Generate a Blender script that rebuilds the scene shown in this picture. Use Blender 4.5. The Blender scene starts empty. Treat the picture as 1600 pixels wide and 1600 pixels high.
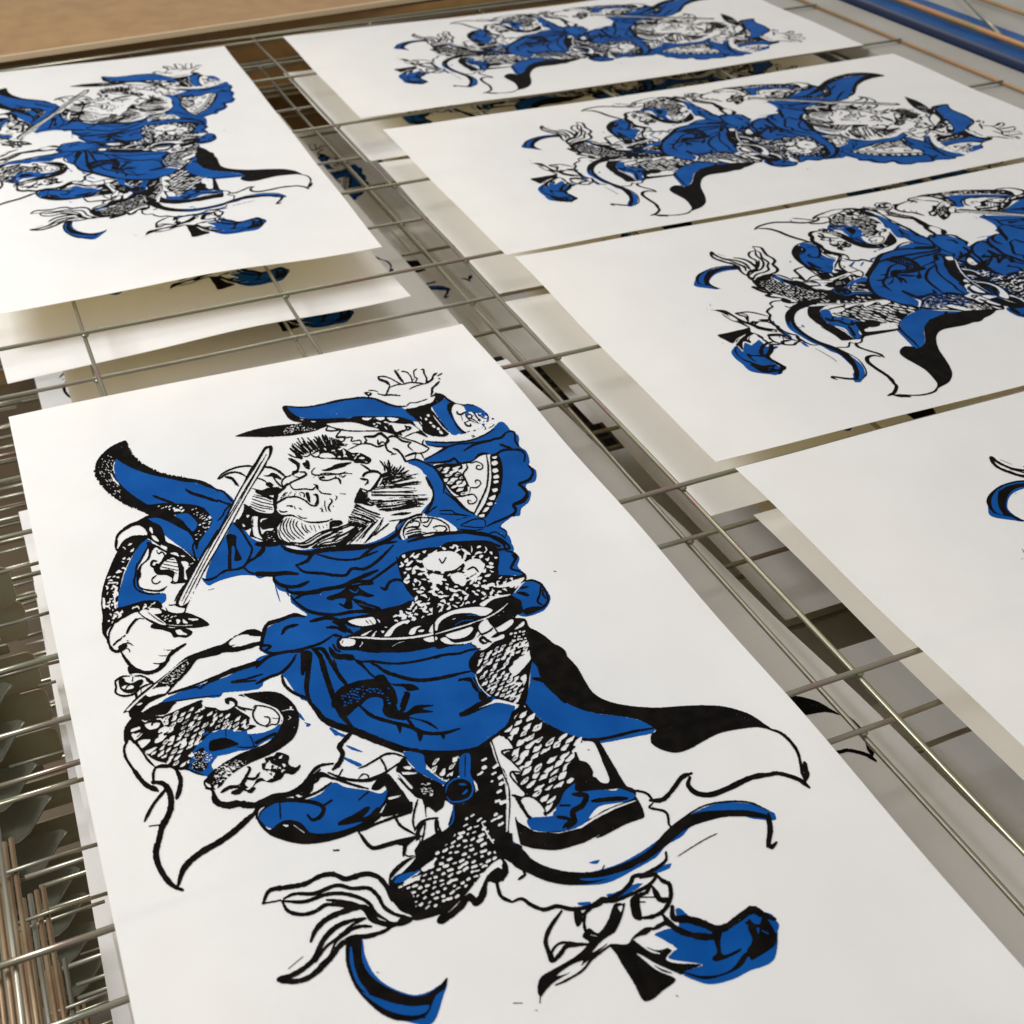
import bpy, bmesh, math, random
import numpy as np
from mathutils import Matrix, Vector
C = bpy.context.scene
COL = C.collection
# ---------------------------------------------------------------- camera
FPX = 1931.107
CAM = (0.0313, -0.8121, 0.4572)
PITCH, ROLL, YAW = 0.93356, -0.01063, -0.40665
def camrot():
    cx, sx = math.cos(PITCH), math.sin(PITCH); cz, sz = math.cos(YAW), math.sin(YAW); cr, sr = math.cos(ROLL), math.sin(ROLL)
    Rz = np.array([[cz, -sz, 0], [sz, cz, 0], [0, 0, 1]]); Rx = np.array([[1, 0, 0], [0, cx, -sx], [0, sx, cx]])
    Rr = np.array([[cr, -sr, 0], [sr, cr, 0], [0, 0, 1]])
    return Rz @ Rx @ Rr
RC = camrot()
cd = bpy.data.cameras.new('camera'); cam = bpy.data.objects.new('camera', cd); COL.objects.link(cam)
m = Matrix([list(RC[i]) + [CAM[i]] for i in range(3)] + [[0, 0, 0, 1]])
cam.matrix_world = m
cd.sensor_width = 36; cd.lens = FPX / 1600 * 36; cd.clip_start = 0.01; cd.clip_end = 50
cd.dof.use_dof = True; cd.dof.focus_distance = 0.72; cd.dof.aperture_fstop = 16
C.camera = cam
# ---------------------------------------------------------------- light
w = bpy.data.worlds.new('World'); C.world = w; w.use_nodes = True
bg = w.node_tree.nodes['Background']; bg.inputs[0].default_value = (0.93, 0.935, 0.94, 1); bg.inputs[1].default_value = 0.64
def area(name, loc, target, sx, sy, power, col):
    l = bpy.data.lights.new(name, 'AREA'); l.shape = 'RECTANGLE'; l.size = sx; l.size_y = sy; l.energy = power; l.color = col
    o = bpy.data.objects.new(name, l); COL.objects.link(o); o.location = loc
    o.rotation_euler = (Vector(target) - Vector(loc)).to_track_quat('-Z', 'Y').to_euler()
    return o
area('window_light', (-1.0, 0.25, 1.0), (0.2, 0.0, 0), 0.6, 0.6, 26.5, (0.96, 0.98, 1.0))
area('ceiling_lamp', (0.6, 1.5, 2.1), (0.45, 0.3, 0), 0.9, 0.5, 14, (1.0, 0.95, 0.87))
C.view_settings.view_transform = 'Standard'; C.view_settings.look = 'None'
C.view_settings.exposure = 0; C.view_settings.gamma = 1; C.view_settings.use_curve_mapping = False
C.render.engine = 'CYCLES'
C.cycles.max_bounces = 8; C.cycles.diffuse_bounces = 5

# ---------------------------------------------------------------- materials
def mat(name, base, rough=.5, metal=0., noise=None, bump=None, spec=.5, trans=0., tcol=None, coat=0.):
    M = bpy.data.materials.new(name); M.use_nodes = True; nt = M.node_tree; b = nt.nodes['Principled BSDF']
    b.inputs['Base Color'].default_value = (*base, 1); b.inputs['Roughness'].default_value = rough; b.inputs['Metallic'].default_value = metal
    b.inputs['Specular IOR Level'].default_value = spec; b.inputs['Coat Weight'].default_value = coat
    tc = nt.nodes.new('ShaderNodeTexCoord')
    if noise:
        sc, c2, lo, hi, stretch = noise
        mp = nt.nodes.new('ShaderNodeMapping'); mp.inputs['Scale'].default_value = stretch
        n = nt.nodes.new('ShaderNodeTexNoise'); n.inputs['Scale'].default_value = sc; n.inputs['Detail'].default_value = 6
        r = nt.nodes.new('ShaderNodeMapRange'); r.inputs[1].default_value = lo; r.inputs[2].default_value = hi
        mx = nt.nodes.new('ShaderNodeMix'); mx.data_type = 'RGBA'
        mx.inputs[6].default_value = (*base, 1); mx.inputs[7].default_value = (*c2, 1)
        L = nt.links.new; L(tc.outputs['Object'], mp.inputs[0]); L(mp.outputs[0], n.inputs[0]); L(n.outputs['Fac'], r.inputs[0]); L(r.outputs[0], mx.inputs[0]); L(mx.outputs[2], b.inputs['Base Color'])
    if bump:
        n = nt.nodes.new('ShaderNodeTexNoise'); n.inputs['Scale'].default_value = bump[0]; n.inputs['Detail'].default_value = 4
        bp = nt.nodes.new('ShaderNodeBump'); bp.inputs['Strength'].default_value = bump[1]; bp.inputs['Distance'].default_value = bump[2]
        nt.links.new(tc.outputs['Object'], n.inputs[0]); nt.links.new(n.outputs['Fac'], bp.inputs['Height']); nt.links.new(bp.outputs[0], b.inputs['Normal'])
    if trans:
        t = nt.nodes.new('ShaderNodeBsdfTranslucent'); t.inputs[0].default_value = (*(tcol or base), 1)
        mx = nt.nodes.new('ShaderNodeMixShader'); mx.inputs[0].default_value = trans; out = nt.nodes['Material Output']
        nt.links.new(b.outputs[0], mx.inputs[1]); nt.links.new(t.outputs[0], mx.inputs[2]); nt.links.new(mx.outputs[0], out.inputs[0])
    return M
M_PAPER = mat('paper', (.868, .887, .950), .62, noise=(22, (.835, .852, .908), .4, .75, (1, 1, 1)), bump=(900, .25, .0002), spec=.2, trans=.42, tcol=(.98, .86, .55))
M_BLUE = mat('blue_ink', (.0015, .052, .215), .5, noise=(35, (.004, .072, .27), .38, .72, (1, 1, 1)), bump=(1500, .2, .0001), spec=.03)
M_BLACK = mat('black_ink', (.0035, .003, .0025), .55, noise=(120, (.008, .006, .005), .4, .7, (1, 1, 1)), bump=(1500, .1, .0001), spec=.015)
M_WIRE = mat('zinc_wire', (.25, .24, .165), .30, .75, noise=(30, (.27, .18, .15), .48, .68, (1, 1, 1)), bump=(300, .15, .0004))
M_WIRE2 = mat('dull_zinc_wire', (.30, .285, .22), .34, .7, noise=(30, (.27, .22, .17), .5, .7, (1, 1, 1)), bump=(300, .15, .0004))
M_PLATE = mat('passivated_steel', (.27, .245, .14), .36, .3, noise=(26, (.25, .15, .085), .45, .7, (1, 1, 2)), bump=(60, .15, .001))
M_SPRING = mat('grey_spring_steel', (.15, .145, .10), .25, .6)
M_ROD = mat('brown_zinc_rod', (.20, .125, .065), .42, .45, noise=(30, (.27, .20, .11), .45, .65, (1, 1, 1)))
M_BOARD = mat('brown_hardboard', (.31, .172, .062), .5, noise=(38, (.25, .135, .047), .35, .68, (1, 1, 1)), bump=(500, .3, .0006), spec=.3)
M_BOARDEDGE = mat('board_edge', (.50, .37, .22), .6)
M_FLOOR = mat('dark_brown_floor', (.11, .078, .045), .6, noise=(6, (.05, .035, .02), .4, .7, (1, 1, 1)))
M_GREY = mat('grey_panel', (.33, .31, .27), .55, noise=(10, (.29, .27, .235), .4, .7, (1, 1, 1)))
M_BLUEPAINT = mat('blue_paint', (.002, .075, .25), .5, noise=(14, (.002, .045, .15), .35, .65, (1, 1, 1)), spec=.15)
M_NAVYSHADE = mat('navy_shade', (.006, .015, .05), .4)  # dark navy colour standing in for the shadow along the blue rail
M_ORANGE = mat('orange_brass_wire', (.42, .22, .10), .42, .5, noise=(16, (.26, .22, .09), .45, .6, (1, 1, 1)))

# ---------------------------------------------------------------- helpers
def link(name, me, ma, parent=None):
    o = bpy.data.objects.new(name, me); COL.objects.link(o)
    if ma and not me.materials: me.materials.append(ma)
    if parent: o.parent = parent
    return o
def empty(name, loc=(0, 0, 0), rz=0):
    o = bpy.data.objects.new(name, None); COL.objects.link(o); o.location = loc; o.rotation_euler = (0, 0, rz); o.empty_display_size = .02
    return o
def tag(o, label=None, cat=None, group=None, kind=None):
    for k, v in (('label', label), ('category', cat), ('group', group), ('kind', kind)):
        if v: o[k] = v
    return o
def mesh(name, V, F, smooth=True):
    me = bpy.data.meshes.new(name); me.from_pydata([tuple(v) for v in V], [], F)
    if smooth: me.polygons.foreach_set('use_smooth', [True] * len(me.polygons))
    me.update(); return me
def fastmesh(name, V, F4):
    """V (n,3) float, F4 list of (m,k) int arrays with k = 3, 4, 5 or 6"""
    me = bpy.data.meshes.new(name); n = len(V)
    nl = sum(f.size for f in F4); nf = sum(len(f) for f in F4)
    me.vertices.add(n); me.vertices.foreach_set('co', np.asarray(V, np.float32).ravel())
    me.loops.add(nl); me.loops.foreach_set('vertex_index', np.concatenate([f.ravel() for f in F4]).astype(np.int32))
    ls = []; lt = []; s = 0
    for f in F4:
        k = f.shape[1]; ls.append(s + np.arange(len(f)) * k); lt.append(np.full(len(f), k)); s += f.size
    me.polygons.add(nf); me.polygons.foreach_set('loop_start', np.concatenate(ls).astype(np.int32))
    me.polygons.foreach_set('use_smooth', np.ones(nf, bool))
    me.update(calc_edges=True); me.validate(); return me
def tube(pts, r, n=8, caps=True):
    """bent wire through pts, as (V, F)"""
    P = [Vector(p) for p in pts]; V = []; F = []
    for i, p in enumerate(P):
        d = (P[min(i + 1, len(P) - 1)] - P[max(i - 1, 0)]).normalized()
        up = Vector((0, 0, 1)) if abs(d.z) < .9 else Vector((1, 0, 0))
        a = d.cross(up).normalized(); b = a.cross(d)
        for k in range(n):
            t = 2 * math.pi * k / n; V.append(p + a * (r * math.cos(t)) + b * (r * math.sin(t)))
    for i in range(len(P) - 1):
        for k in range(n):
            F.append((i * n + k, i * n + (k + 1) % n, (i + 1) * n + (k + 1) % n, (i + 1) * n + k))
    if caps: F += [tuple(range(n))[::-1], tuple((len(P) - 1) * n + k for k in range(n))]
    return V, F
def box(name, lo, hi, ma, parent=None, bev=0.0):
    bm = bmesh.new(); bmesh.ops.create_cube(bm, size=1)
    for v in bm.verts:
        v.co = Vector([(lo[i] + hi[i]) / 2 + v.co[i] * (hi[i] - lo[i]) for i in range(3)])
    if bev: bmesh.ops.bevel(bm, geom=bm.edges[:], offset=bev, segments=2, affect='EDGES', profile=.6)
    me = bpy.data.meshes.new(name); bm.to_mesh(me); bm.free()
    return link(name, me, ma, parent)
# ---- ink drawing, traced as strokes and fills (K black, B blue, W bare paper)
ART = """
T 340 720 8
B -100 350 0 370 100 400 200 490 210 540 0 880 -60 1000 -300 900 -200 500
B 0 1080 110 930 200 770 340 870 420 960 560 1020 800 1060 1000 1100 1200 1100 1600 1060 1640 1640 1000 1640 760 1600 690 1440 560 1440 350 1420 200 1440 0 1490 -150 1450
T 660 760 8
B 0 340 60 260 140 60 300 40 560 40 960 40 1340 40 1330 160 1240 240 1100 380 980 480 1050 540 1070 640 1140 760 1100 860 700 700 400 650 100 620 400 560 430 520 330 430 200 370
T 140 800 8
B 740 100 870 90 1000 150 1300 250 1450 300 1600 100 1600 240 1400 560 1340 590 1220 500 940 300
T 140 660 8
B 330 470 560 590 980 700 1450 790 1640 900 1640 1400 1420 1620 1340 1600 1240 1480 1000 1360 760 1240 900 1210 1050 1200 1080 1130 740 1100 500 930 330 740 300 600
K 445 240 300 300 180 390 100 490 72 580 78 690 140 790 230 890 340 975 470 1055 600 1110 750 1182 720 1240 900 1225 1060 1290 1180 1370 1300 1500 1340 1600 1370 1500 1440 1400 1530 1260 1500 1160 1440 1080 1480 900 1600 890 1600 850 1420 745 1200 705 1020 672 900 640 760 580 640 510 560 430 500 350 475 265
E 335 475 400 515 530 585 700 650 820 680 980 712 1180 755 1340 765 1440 810 1610 890 1620 1150 1540 1250 1510 1150 1430 1080 1280 1040 1060 1030 920 1025 740 1045 640 990 520 910 400 800 320 690 310 580
E 1060 1175 1220 1150 1290 1200 1350 1280 1300 1370 1240 1330 1160 1240
W 1060 1100 1110 1095 1150 1120 1060 1130
k 30 800 935 900 975 1060 1030
k 36 1205 855 1280 900 1420 940 1600 1000
S 40 90 18 8 1 150 480 270 390 310 560 280 720 420 880 400 1000 290 900 180 740 110 620
w 12 320 500 300 570 315 650
w 22 270 655 300 720 370 800
d -20 46 24 .5 1260 1080 1400 1090 1510 1200 1520 1280 1400 1430 1340 1490 1300 1410 1370 1290 1330 1190
d -20 60 30 .5 840 1040 1100 1050 1230 1090 1200 1120 1000 1120 860 1110
r 26 60 620 80 700 140 790 230 890 330 970 460 1050 590 1105
r 26 490 330 560 430 640 510 760 580 900 640 1020 672 1200 705
T 140 800 8
B 700 350 780 390 720 480 650 620 600 720 590 880 640 960 760 1010 880 1010 950 1020 950 1100 900 1135 620 1140 370 1190 350 1080 400 900 450 740 540 560 620 430
K 750 60 600 130 480 180 350 290 318 400 325 480 370 510 420 430 520 330 640 320 740 350 860 420 1000 500 1130 520 1200 600 1240 720 1225 860 1180 880 1160 760 1260 800 1350 620 1300 520 1100 420 960 380 930 250 850 150
E 740 100 870 90 1000 150 1150 220 1240 270 1300 360 1340 570 1220 500 1100 440 980 380 940 300 890 190 790 140
W 720 300 700 240 640 190 560 190 460 240 380 300 355 340 355 400 340 470 360 470 420 380 500 330 600 308
W 760 200 790 230 790 290 750 240
W 780 300 830 320 870 380 820 370 780 330
W 890 420 950 440 970 475 910 460
K 365 480 430 370 560 310 740 320 640 410 560 520 480 650 420 780 380 950 350 1100 350 1190 600 1125 700 1100 860 1110 900 1190 700 1200 620 1225 500 1290 380 1340 300 1420 250 1500 245 1590 200 1570 160 1450 160 1300 145 1150 165 950 240 740 300 600
Z -20 80 26 .6 400 420 560 380 640 400 520 560 430 720 380 820 330 800 370 600
Z -15 70 26 .9 240 820 370 800 360 1000 340 1190 420 1230 300 1400 230 1360 220 1100 220 950
W 160 1070 190 1080 195 1200 165 1200
W 330 940 355 940 320 1100 335 1200 305 1190 300 1000
k 10 240 1590 250 1480 330 1380 480 1270 620 1230
W 210 1500 250 1430 380 1350 480 1290 560 1250 620 1260 500 1310 380 1400 300 1500 270 1600 230 1560
k 20 760 390 700 500 640 610 590 680 575 790 555 870 575 950 650 1000 760 1020 880 1015
K 720 390 850 430 960 490 1100 500 1200 600 1240 720 1220 860 1110 890 1010 880 900 990 700 980 600 930 590 800 620 690 720 590 740 480
W 830 450 780 500 750 590 660 670 640 740 645 800 610 870 640 940 740 965 890 965 1020 870 1030 830 960 790 840 780 800 700 880 640 930 560 960 520 900 490 860 470
k 14 840 490 860 530 900 510 930 530 950 580 900 660 840 700
k 26 840 620 790 620 770 670 810 690 850 650
k 16 820 700 840 760 900 770
k 14 840 790 780 840 800 890 850 890 890 860
W 1000 520 1080 510 1120 560 1050 540
W 1140 620 1230 630 1230 700 1200 740 1220 840 1180 830 1180 700
W 1060 580 1110 700 1110 800 1090 870 1040 850 1060 760 1000 720 880 720 940 620
k 16 950 620 1100 640
k 16 920 655 1110 690
k 16 900 690 1100 730
k 16 880 725 1090 765
k 16 960 590 1060 600
k 14 1010 880 1050 890 1110 880 1190 860
w 10 1170 480 1240 530 1330 620
k 20 1330 600 1290 450 1310 380
k 24 1420 840 1500 840 1600 800
B 1400 820 1500 840 1640 790 1640 840 1560 880 1480 910
P 1600 260 1600 220 1420 500 1240 800 1080 1100 1070 1170 1200 1190 1210 1140 1350 860 1600 420
W 1600 280 1430 540 1210 900 1100 1110 1130 1170 1190 1170 1290 960 1380 790 1600 400
k 18 1600 330 1430 620 1240 960 1110 1180
k 16 1060 1110 1120 1000 1190 900
W 950 1180 1050 1150 1100 1190 1200 1190 1190 1250 1080 1260 980 1240
k 24 990 1160 1080 1150
k 14 950 1190 980 1240 1080 1265 1180 1250 1200 1180
K 600 1230 720 1195 860 1190 960 1230 1080 1270 1210 1250 1330 1290 1430 1340 1495 1400 1420 1425 1300 1440 1150 1440 1020 1430 900 1420 780 1380 680 1320
W 620 1240 700 1210 800 1270 880 1330 960 1400 900 1400 780 1350 680 1300
W 740 1200 860 1200 900 1250 820 1270 760 1260
W 1220 1320 1300 1320 1340 1320 1360 1340 1280 1350
W 1160 1330 1190 1340 1230 1380 1170 1380
W 1080 1330 1130 1340 1120 1380 1090 1390
D -20 50 26 .8 880 1260 1080 1290 1060 1380 940 1340
w 10 960 1400 1100 1410 1300 1405
k 10 720 1240 820 1320 920 1380
K 760 1430 790 1390 900 1420 1010 1440 1060 1440 1180 1440 1280 1480 1270 1520 1200 1560 1100 1550 1050 1560 1010 1500 880 1460 800 1450
W 1070 1470 1130 1460 1170 1490 1220 1520 1180 1530 1100 1520
k 18 620 1320 560 1360 500 1440 460 1510
k 18 420 1550 440 1540
k 18 620 1320 680 1330
k 8 350 1600 420 1540
T 140 960 8
k 30 160 100 180 230 220 300 240 370
k 20 300 120 250 200 235 300 250 380
k 34 240 370 290 440 370 460
k 20 290 380 340 330 400 290
k 20 420 270 440 250
k 30 460 230 500 150 580 50
K 370 380 430 350 470 380 440 430 380 450 340 420
k 14 430 370 480 345 540 380
k 12 440 410 490 430 500 460
k 16 470 320 485 325
k 14 440 350 500 350
W 310 400 330 385 360 420 330 435
k 40 390 460 440 540 520 640 600 690 700 720 790 710 870 670 960 580 1000 500 1100 420 1200 360
K 870 620 760 595 860 600 930 590 900 650 860 640
K 1000 500 850 505 960 510 1040 460
K 1080 430 910 430 1020 440 1110 400
K 480 640 560 660 640 700 640 760 520 750 480 710
W 510 735 600 725 660 740 560 755
k 22 500 760 400 770 320 830 330 900 320 960 370 1000 460 1010 560 980 620 920 720 870 790 850
K 360 800 420 790 450 830 520 850 640 800 670 830 620 900 540 970 450 970 380 920
W 400 900 440 875 540 880 550 910 480 930 420 920
k 14 440 930 480 880 540 860
k 22 540 770 530 830
k 20 560 760 640 760 700 780
k 40 700 780 740 820 800 860
k 26 580 960 580 1060 560 1100
k 20 640 920 640 990
K 790 860 1000 700 1200 530 1400 450 1600 380 1640 380 1640 480 1450 530 1340 560 1250 680 1160 780 1060 880 980 970 900 1040 780 1080 700 1140 620 1230 560 1290 500 1270 480 1210 420 1225 430 1200 560 1050 700 930
W 450 1190 560 1080 740 930 850 850 830 880 700 990 560 1120 480 1200
S 0 60 26 10 .9 880 840 1000 740 1240 560 1260 600 1180 700 1060 850 960 880
w 12 800 880 950 760 1110 620 1220 550
W 700 980 820 910 960 890 1000 900 960 970 860 990 740 1020
W 660 1190 740 1100 880 1030 940 1010 860 1080 760 1140 700 1190
W 580 1120 640 1090 660 1110 600 1130
k 20 960 970 1040 880 1200 700 1300 600
k 20 980 980 1200 910 1400 840 1600 750
B 780 1180 900 1080 1100 990 1300 920 1640 800 1640 1010 1400 1030 1150 1060 1000 1090 860 1130 790 1200
k 14 860 1105 1100 1070 1300 1040 1640 1000
k 22 980 990 1180 930 1330 900 1380 910 1450 860 1640 770
K 780 1140 900 1100 1080 1090 1040 1130 960 1230 850 1250 720 1260 620 1250 700 1190
K 560 1260 680 1240 840 1270 860 1330 700 1370 600 1420 540 1500 560 1600 440 1600 425 1450 450 1380 500 1310
W 610 1300 680 1330 740 1330 640 1310
T 180 1080 8
K 240 300 330 250 450 290 620 300 760 230 1080 100 1100 180 1300 260 1500 200 1640 250 1640 480 1400 440 1200 500 1100 590 1000 640 960 760 920 780 930 840 900 950 760 960 640 890 500 850 420 800 340 720 240 620 190 560 110 560 120 450 180 350
N -28 120 60 .72 1 600 300 1080 180 1640 300 1640 470 1400 440 1200 480 1080 580 960 760 920 930 760 950 600 860 420 780 560 640 560 460
W 190 470 300 430 310 460 200 500
W 205 520 280 510 340 520 250 600 210 560
k 12 240 520 330 490
k 12 260 570 340 500
W 370 400 480 380 560 390 520 450 430 470 380 440
k 20 450 420 470 380 500 380
w 16 330 350 370 370 400 360
w 20 510 340 570 340 600 390
W 280 620 350 590 440 600 340 700 300 660
W 370 740 480 690 520 690 420 770
W 510 580 640 540 580 610 490 640
W 560 480 640 430 680 460 620 510
W 150 600 180 600 240 660 330 750 400 850 460 920 460 1100 440 1150 380 1100 300 1000 200 850 150 780 130 680
W 1080 130 1200 80 1400 60 1560 40 1600 60 1490 80 1400 100 1400 130 1460 130 1490 160 1420 210 1300 240 1240 200 1160 190 1090 170
k 36 1500 170 1530 130 1490 100 1430 90 1400 120 1420 150
k 10 1500 180 1420 220 1300 240 1240 210 1120 180
k 30 170 560 110 700 130 820 220 960 330 1090 420 1160 500 1210
k 26 190 560 240 630 330 730 400 840 490 930
k 18 240 630 300 590
k 30 500 930 470 1020 475 1120
k 26 490 940 580 910 680 920 760 970 800 1080 790 1180 760 1320
k 34 480 1140 540 1120 630 1150 680 1240 690 1380 690 1480 600 1600
k 40 430 1170 490 1190 530 1230
W 515 1150 560 1150 600 1190 560 1220
k 24 610 1210 500 1350 400 1500 360 1600
k 22 490 940 700 930 900 960 1000 1000 1100 1030
B 1640 460 1560 490 1420 460 1280 480 1160 560 1080 610 1000 680 960 740 980 790 930 830 920 900 900 960 1000 980 1060 1020 1160 1040 1220 960 1200 900 1280 800 1400 770 1560 720 1640 700
E 1640 470 1560 500 1420 470 1280 490 1160 570 1080 620 1000 690 970 740 1100 700 1200 730 1210 700 1240 600 1300 560 1380 560 1450 600 1540 600 1640 620
E 1640 640 1640 740 1500 750 1350 800 1220 900 1200 1000 1150 1030 1100 1010 1060 980 940 960 930 900 960 850 980 800 1000 760 1100 790 1200 720 1300 700 1500 680
k 16 1380 450 1390 580
k 14 1380 570 1540 620 1600 560
K 1200 640 1320 570 1420 600 1450 680 1300 700 1220 690
K 980 780 1060 700 1200 680 1230 740 1160 760 1100 860 1160 900 1080 980 980 960 940 900 1000 860
S 20 60 20 14 .9 970 760 1180 700 1220 800 1100 960 960 940
W 1210 900 1280 790 1320 800 1500 740 1560 730 1480 800 1380 850 1270 930 1210 940
T 320 1080 8
K 420 40 700 0 860 0 960 30 1080 120 1150 220 1175 320 1160 460 1100 580 960 690 820 770 680 830 520 900 400 970 260 1080 200 1160 100 1210 60 1150 0 1100 60 1010 150 930 280 850 450 760 640 690 760 640 880 540 940 440 960 320 930 240 860 190 720 140 560 80
W 440 50 560 110 640 150 600 210 540 220 450 180 400 160 330 90 280 100 280 140 330 150 350 190 280 230 180 235 140 200 0 180 0 110 100 90 250 70
k 40 390 170 380 120 320 90 270 110 290 150
k 14 380 170 330 210 240 240 150 230
k 20 380 170 460 200 600 225
W 640 200 700 170 780 200 860 230 920 300 915 370 860 390 840 400 800 440 770 460 750 430 700 420 640 380 620 300
k 16 740 310 800 320 810 370 780 410 740 430
k 14 840 325 920 335
w 14 470 35 560 90 700 140 820 180 920 250 970 320 960 400
w 12 560 350 600 260 640 190
W 370 190 420 210 560 260 600 270 570 330 540 300 440 240
N -28 110 56 .7 1 0 250 300 260 540 300 560 340 480 400 640 420 500 480 250 460 0 480
W 530 490 620 460 700 450 750 460 680 490 580 510
B 0 470 100 500 260 460 400 500 560 520 740 500 860 450 930 400 950 450 860 560 740 620 600 700 420 730 0 740
E 60 560 250 480 400 510 560 530 740 500 920 430 920 480 800 570 640 650 600 690 400 720 200 740 100 800 0 780 0 660 120 620
k 14 260 460 262 570
k 14 560 540 600 620 610 690
k 14 400 680 540 690 660 670
K 60 620 160 580 260 570 380 620 420 650 300 690 180 720 60 730
K 620 620 760 550 880 500 900 520 760 590 640 650
W 90 920 180 790 240 800 420 730 460 730 340 810 230 880 130 950
S 10 60 24 14 .9 140 960 300 870 440 830 500 900 300 1000 200 1120 80 1150
w 14 360 860 420 930
w 14 510 850 500 900
w 12 960 240 1060 220 1120 230
w 10 1040 300 1070 320 1040 350
W 1060 180 1090 190 1080 220 1060 210
W 380 1010 490 940 500 980 510 1060 430 1120 350 1170 340 1130 390 1100
W 270 1110 360 1060 390 1080 310 1110
W 110 1160 160 1140 150 1190 120 1200
W 240 1170 300 1140 290 1190
k 30 530 930 560 940 540 1000 510 1060 620 1070 680 1000
k 40 200 1240 300 1180 440 1160 500 1060
k 40 330 1250 420 1240 500 1180 560 1230 620 1190
K 330 1230 460 1170 480 1100 520 1080 500 1160 580 1180 640 1090 700 1060 770 1100 860 1050 960 1050 940 1080 820 1120 720 1100 640 1130 600 1180 630 1200 560 1240 480 1220 360 1260
W 510 1190 560 1180 560 1200 520 1210
W 500 1120 560 1100 560 1150 510 1150
K 750 820 860 790 900 750 980 760 1050 800 1040 880 1080 920 1140 930 1190 900 1180 950 1100 1020 1000 1010 960 1060 860 1050 800 1010 760 970 720 960 710 890 760 870
W 770 880 830 880 830 920 780 950 750 940
W 860 820 870 800 860 840 880 840
W 930 800 970 780 960 810 920 830
W 840 940 900 910 910 930 870 950
W 970 910 1010 905 990 935
W 830 1000 880 1000 850 1030
W 760 1080 840 1040 850 1060 800 1080
k 12 1140 930 1150 950 1180 930 1190 910
k 40 80 1180 110 1270 170 1350 250 1400 330 1400 390 1370 480 1400 600 1390 720 1340 860 1280 1050 1250 1180 1180 1280 1080 1360 970 1450 910 1600 890
k 24 0 1190 60 1200 110 1230
W 1090 1270 1130 1260 1200 1300 1330 1250 1440 1150 1550 1090 1600 1100 1520 1190 1400 1250 1260 1320 1180 1330 1110 1300
K 1080 1260 1200 1180 1300 1080 1400 1000 1470 990 1600 1060 1600 1090 1520 1060 1450 1060 1410 1110 1360 1140 1340 1220 1250 1290 1190 1280 1140 1250
W 1160 1230 1260 1220 1220 1245 1170 1250
W 1200 1190 1260 1180 1300 1160 1220 1200
W 1350 1090 1390 1070 1380 1100 1350 1110
W 1380 1030 1450 960 1560 910 1520 960 1440 990
k 20 1080 1270 1200 1330 1300 1340
k 34 660 1390 620 1480 510 1600
k 14 660 1560 700 1470 800 1400 920 1350 1080 1330 1200 1340
T 400 800 4
B 1000 40 1200 130 1560 130 1600 220 1600 700 1440 800 1620 900 1620 1190 1600 1300 1500 1400 1380 1480 1200 1510 1000 1490 700 1400 570 1350 420 1290 340 1190 200 1140 160 1030 180 880 80 890 30 860 20 830 60 730 220 640 320 640 220 560 210 480 110 440 100 390 0 400 0 200 160 200 300 230 500 200 700 190 850 120 930 40
k 30 0 200 60 200 160 190
k 24 50 210 40 240 0 280
k 24 160 210 200 235 330 255 400 235 600 210 700 205
k 14 170 190 250 210 340 215 480 200
k 22 250 330 320 300 360 250 480 230 640 220 780 190 880 130 950 40
k 12 380 260 500 290 620 290 760 240
k 16 250 330 300 370 420 380 480 390 560 390 600 350 680 350 760 300 860 200
k 16 640 290 760 200 880 180
K 0 370 100 370 200 365 270 380 250 390 180 390 100 400 0 395
k 20 105 390 120 430 180 460 260 460 330 430
k 22 190 480 220 500 330 500 420 480 540 460 620 420 760 360
k 14 560 460 700 430 780 380 900 290
k 18 215 520 260 570 340 620 480 640 620 620 760 620 900 590 960 560
k 14 240 540 300 510 400 500
K 440 530 520 500 560 470 600 430 720 420 730 450 640 460 690 500 740 520 700 530 640 520 600 540 600 600 550 590 560 540 500 540 470 550
e 10 600 450 660 440
e 8 580 480 620 500 640 480
k 12 520 570 580 600 600 570
K 600 540 660 550 700 570 780 600 700 620 650 590
e 8 640 570 740 600
k 16 780 470 810 480 830 440 880 420 960 440
k 14 880 280 900 340 960 400 1000 520
k 26 900 290 1000 270 1120 250 1200 200 1320 190 1440 190 1520 210
k 20 950 180 1100 140 1300 120 1450 140 1540 190 1560 230
T 500 700 8
W 1000 1040 1060 930 1110 880 1240 870 1400 860 1600 930 1600 1020 1500 1040 1300 1060 1160 1080 1080 1120 1040 1140 1010 1100
k 18 1060 1120 1040 1060 1060 980 1120 910 1220 860 1380 860 1500 880 1600 940
k 14 1130 930 1180 900 1240 920 1230 970 1140 970
k 14 1080 1040 1160 1010 1280 1000
k 14 1060 1070 1180 1040 1300 1030
k 14 1060 1000 1120 980 1230 985
K 1100 1090 1200 1060 1340 1040 1500 1060 1400 1080 1200 1100 1100 1120
k 18 1250 870 1270 920 1310 970 1400 920 1380 880
k 14 1330 960 1480 890
k 16 1300 1050 1350 1010 1480 980 1580 970 1590 1010 1500 1040
k 14 1420 1010 1400 1040
k 22 950 970 960 1060 1010 1130
k 26 950 970 1020 900 1100 870 1200 830 1300 810 1340 760 1400 650 1420 560
b 0 0 1150 100 1250 180 1330 330 1400 480 1410 600 1350 730 1290 810 1180 840 1060 890 960 950 820 1010 700 1090 560 1190 300 1230 0 1240
k 16 1080 880 1180 840 1310 810 1380 720 1420 590 1400 480 1330 350
k 18 1320 350 1360 440 1410 520
T 340 560 8
K 225 968 400 900 600 850 800 820 1000 800 1050 790 1100 740 1200 760 1280 770 1600 760 1600 780 1400 820 1240 880 1180 900 1050 930 900 955 600 975 300 975
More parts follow.
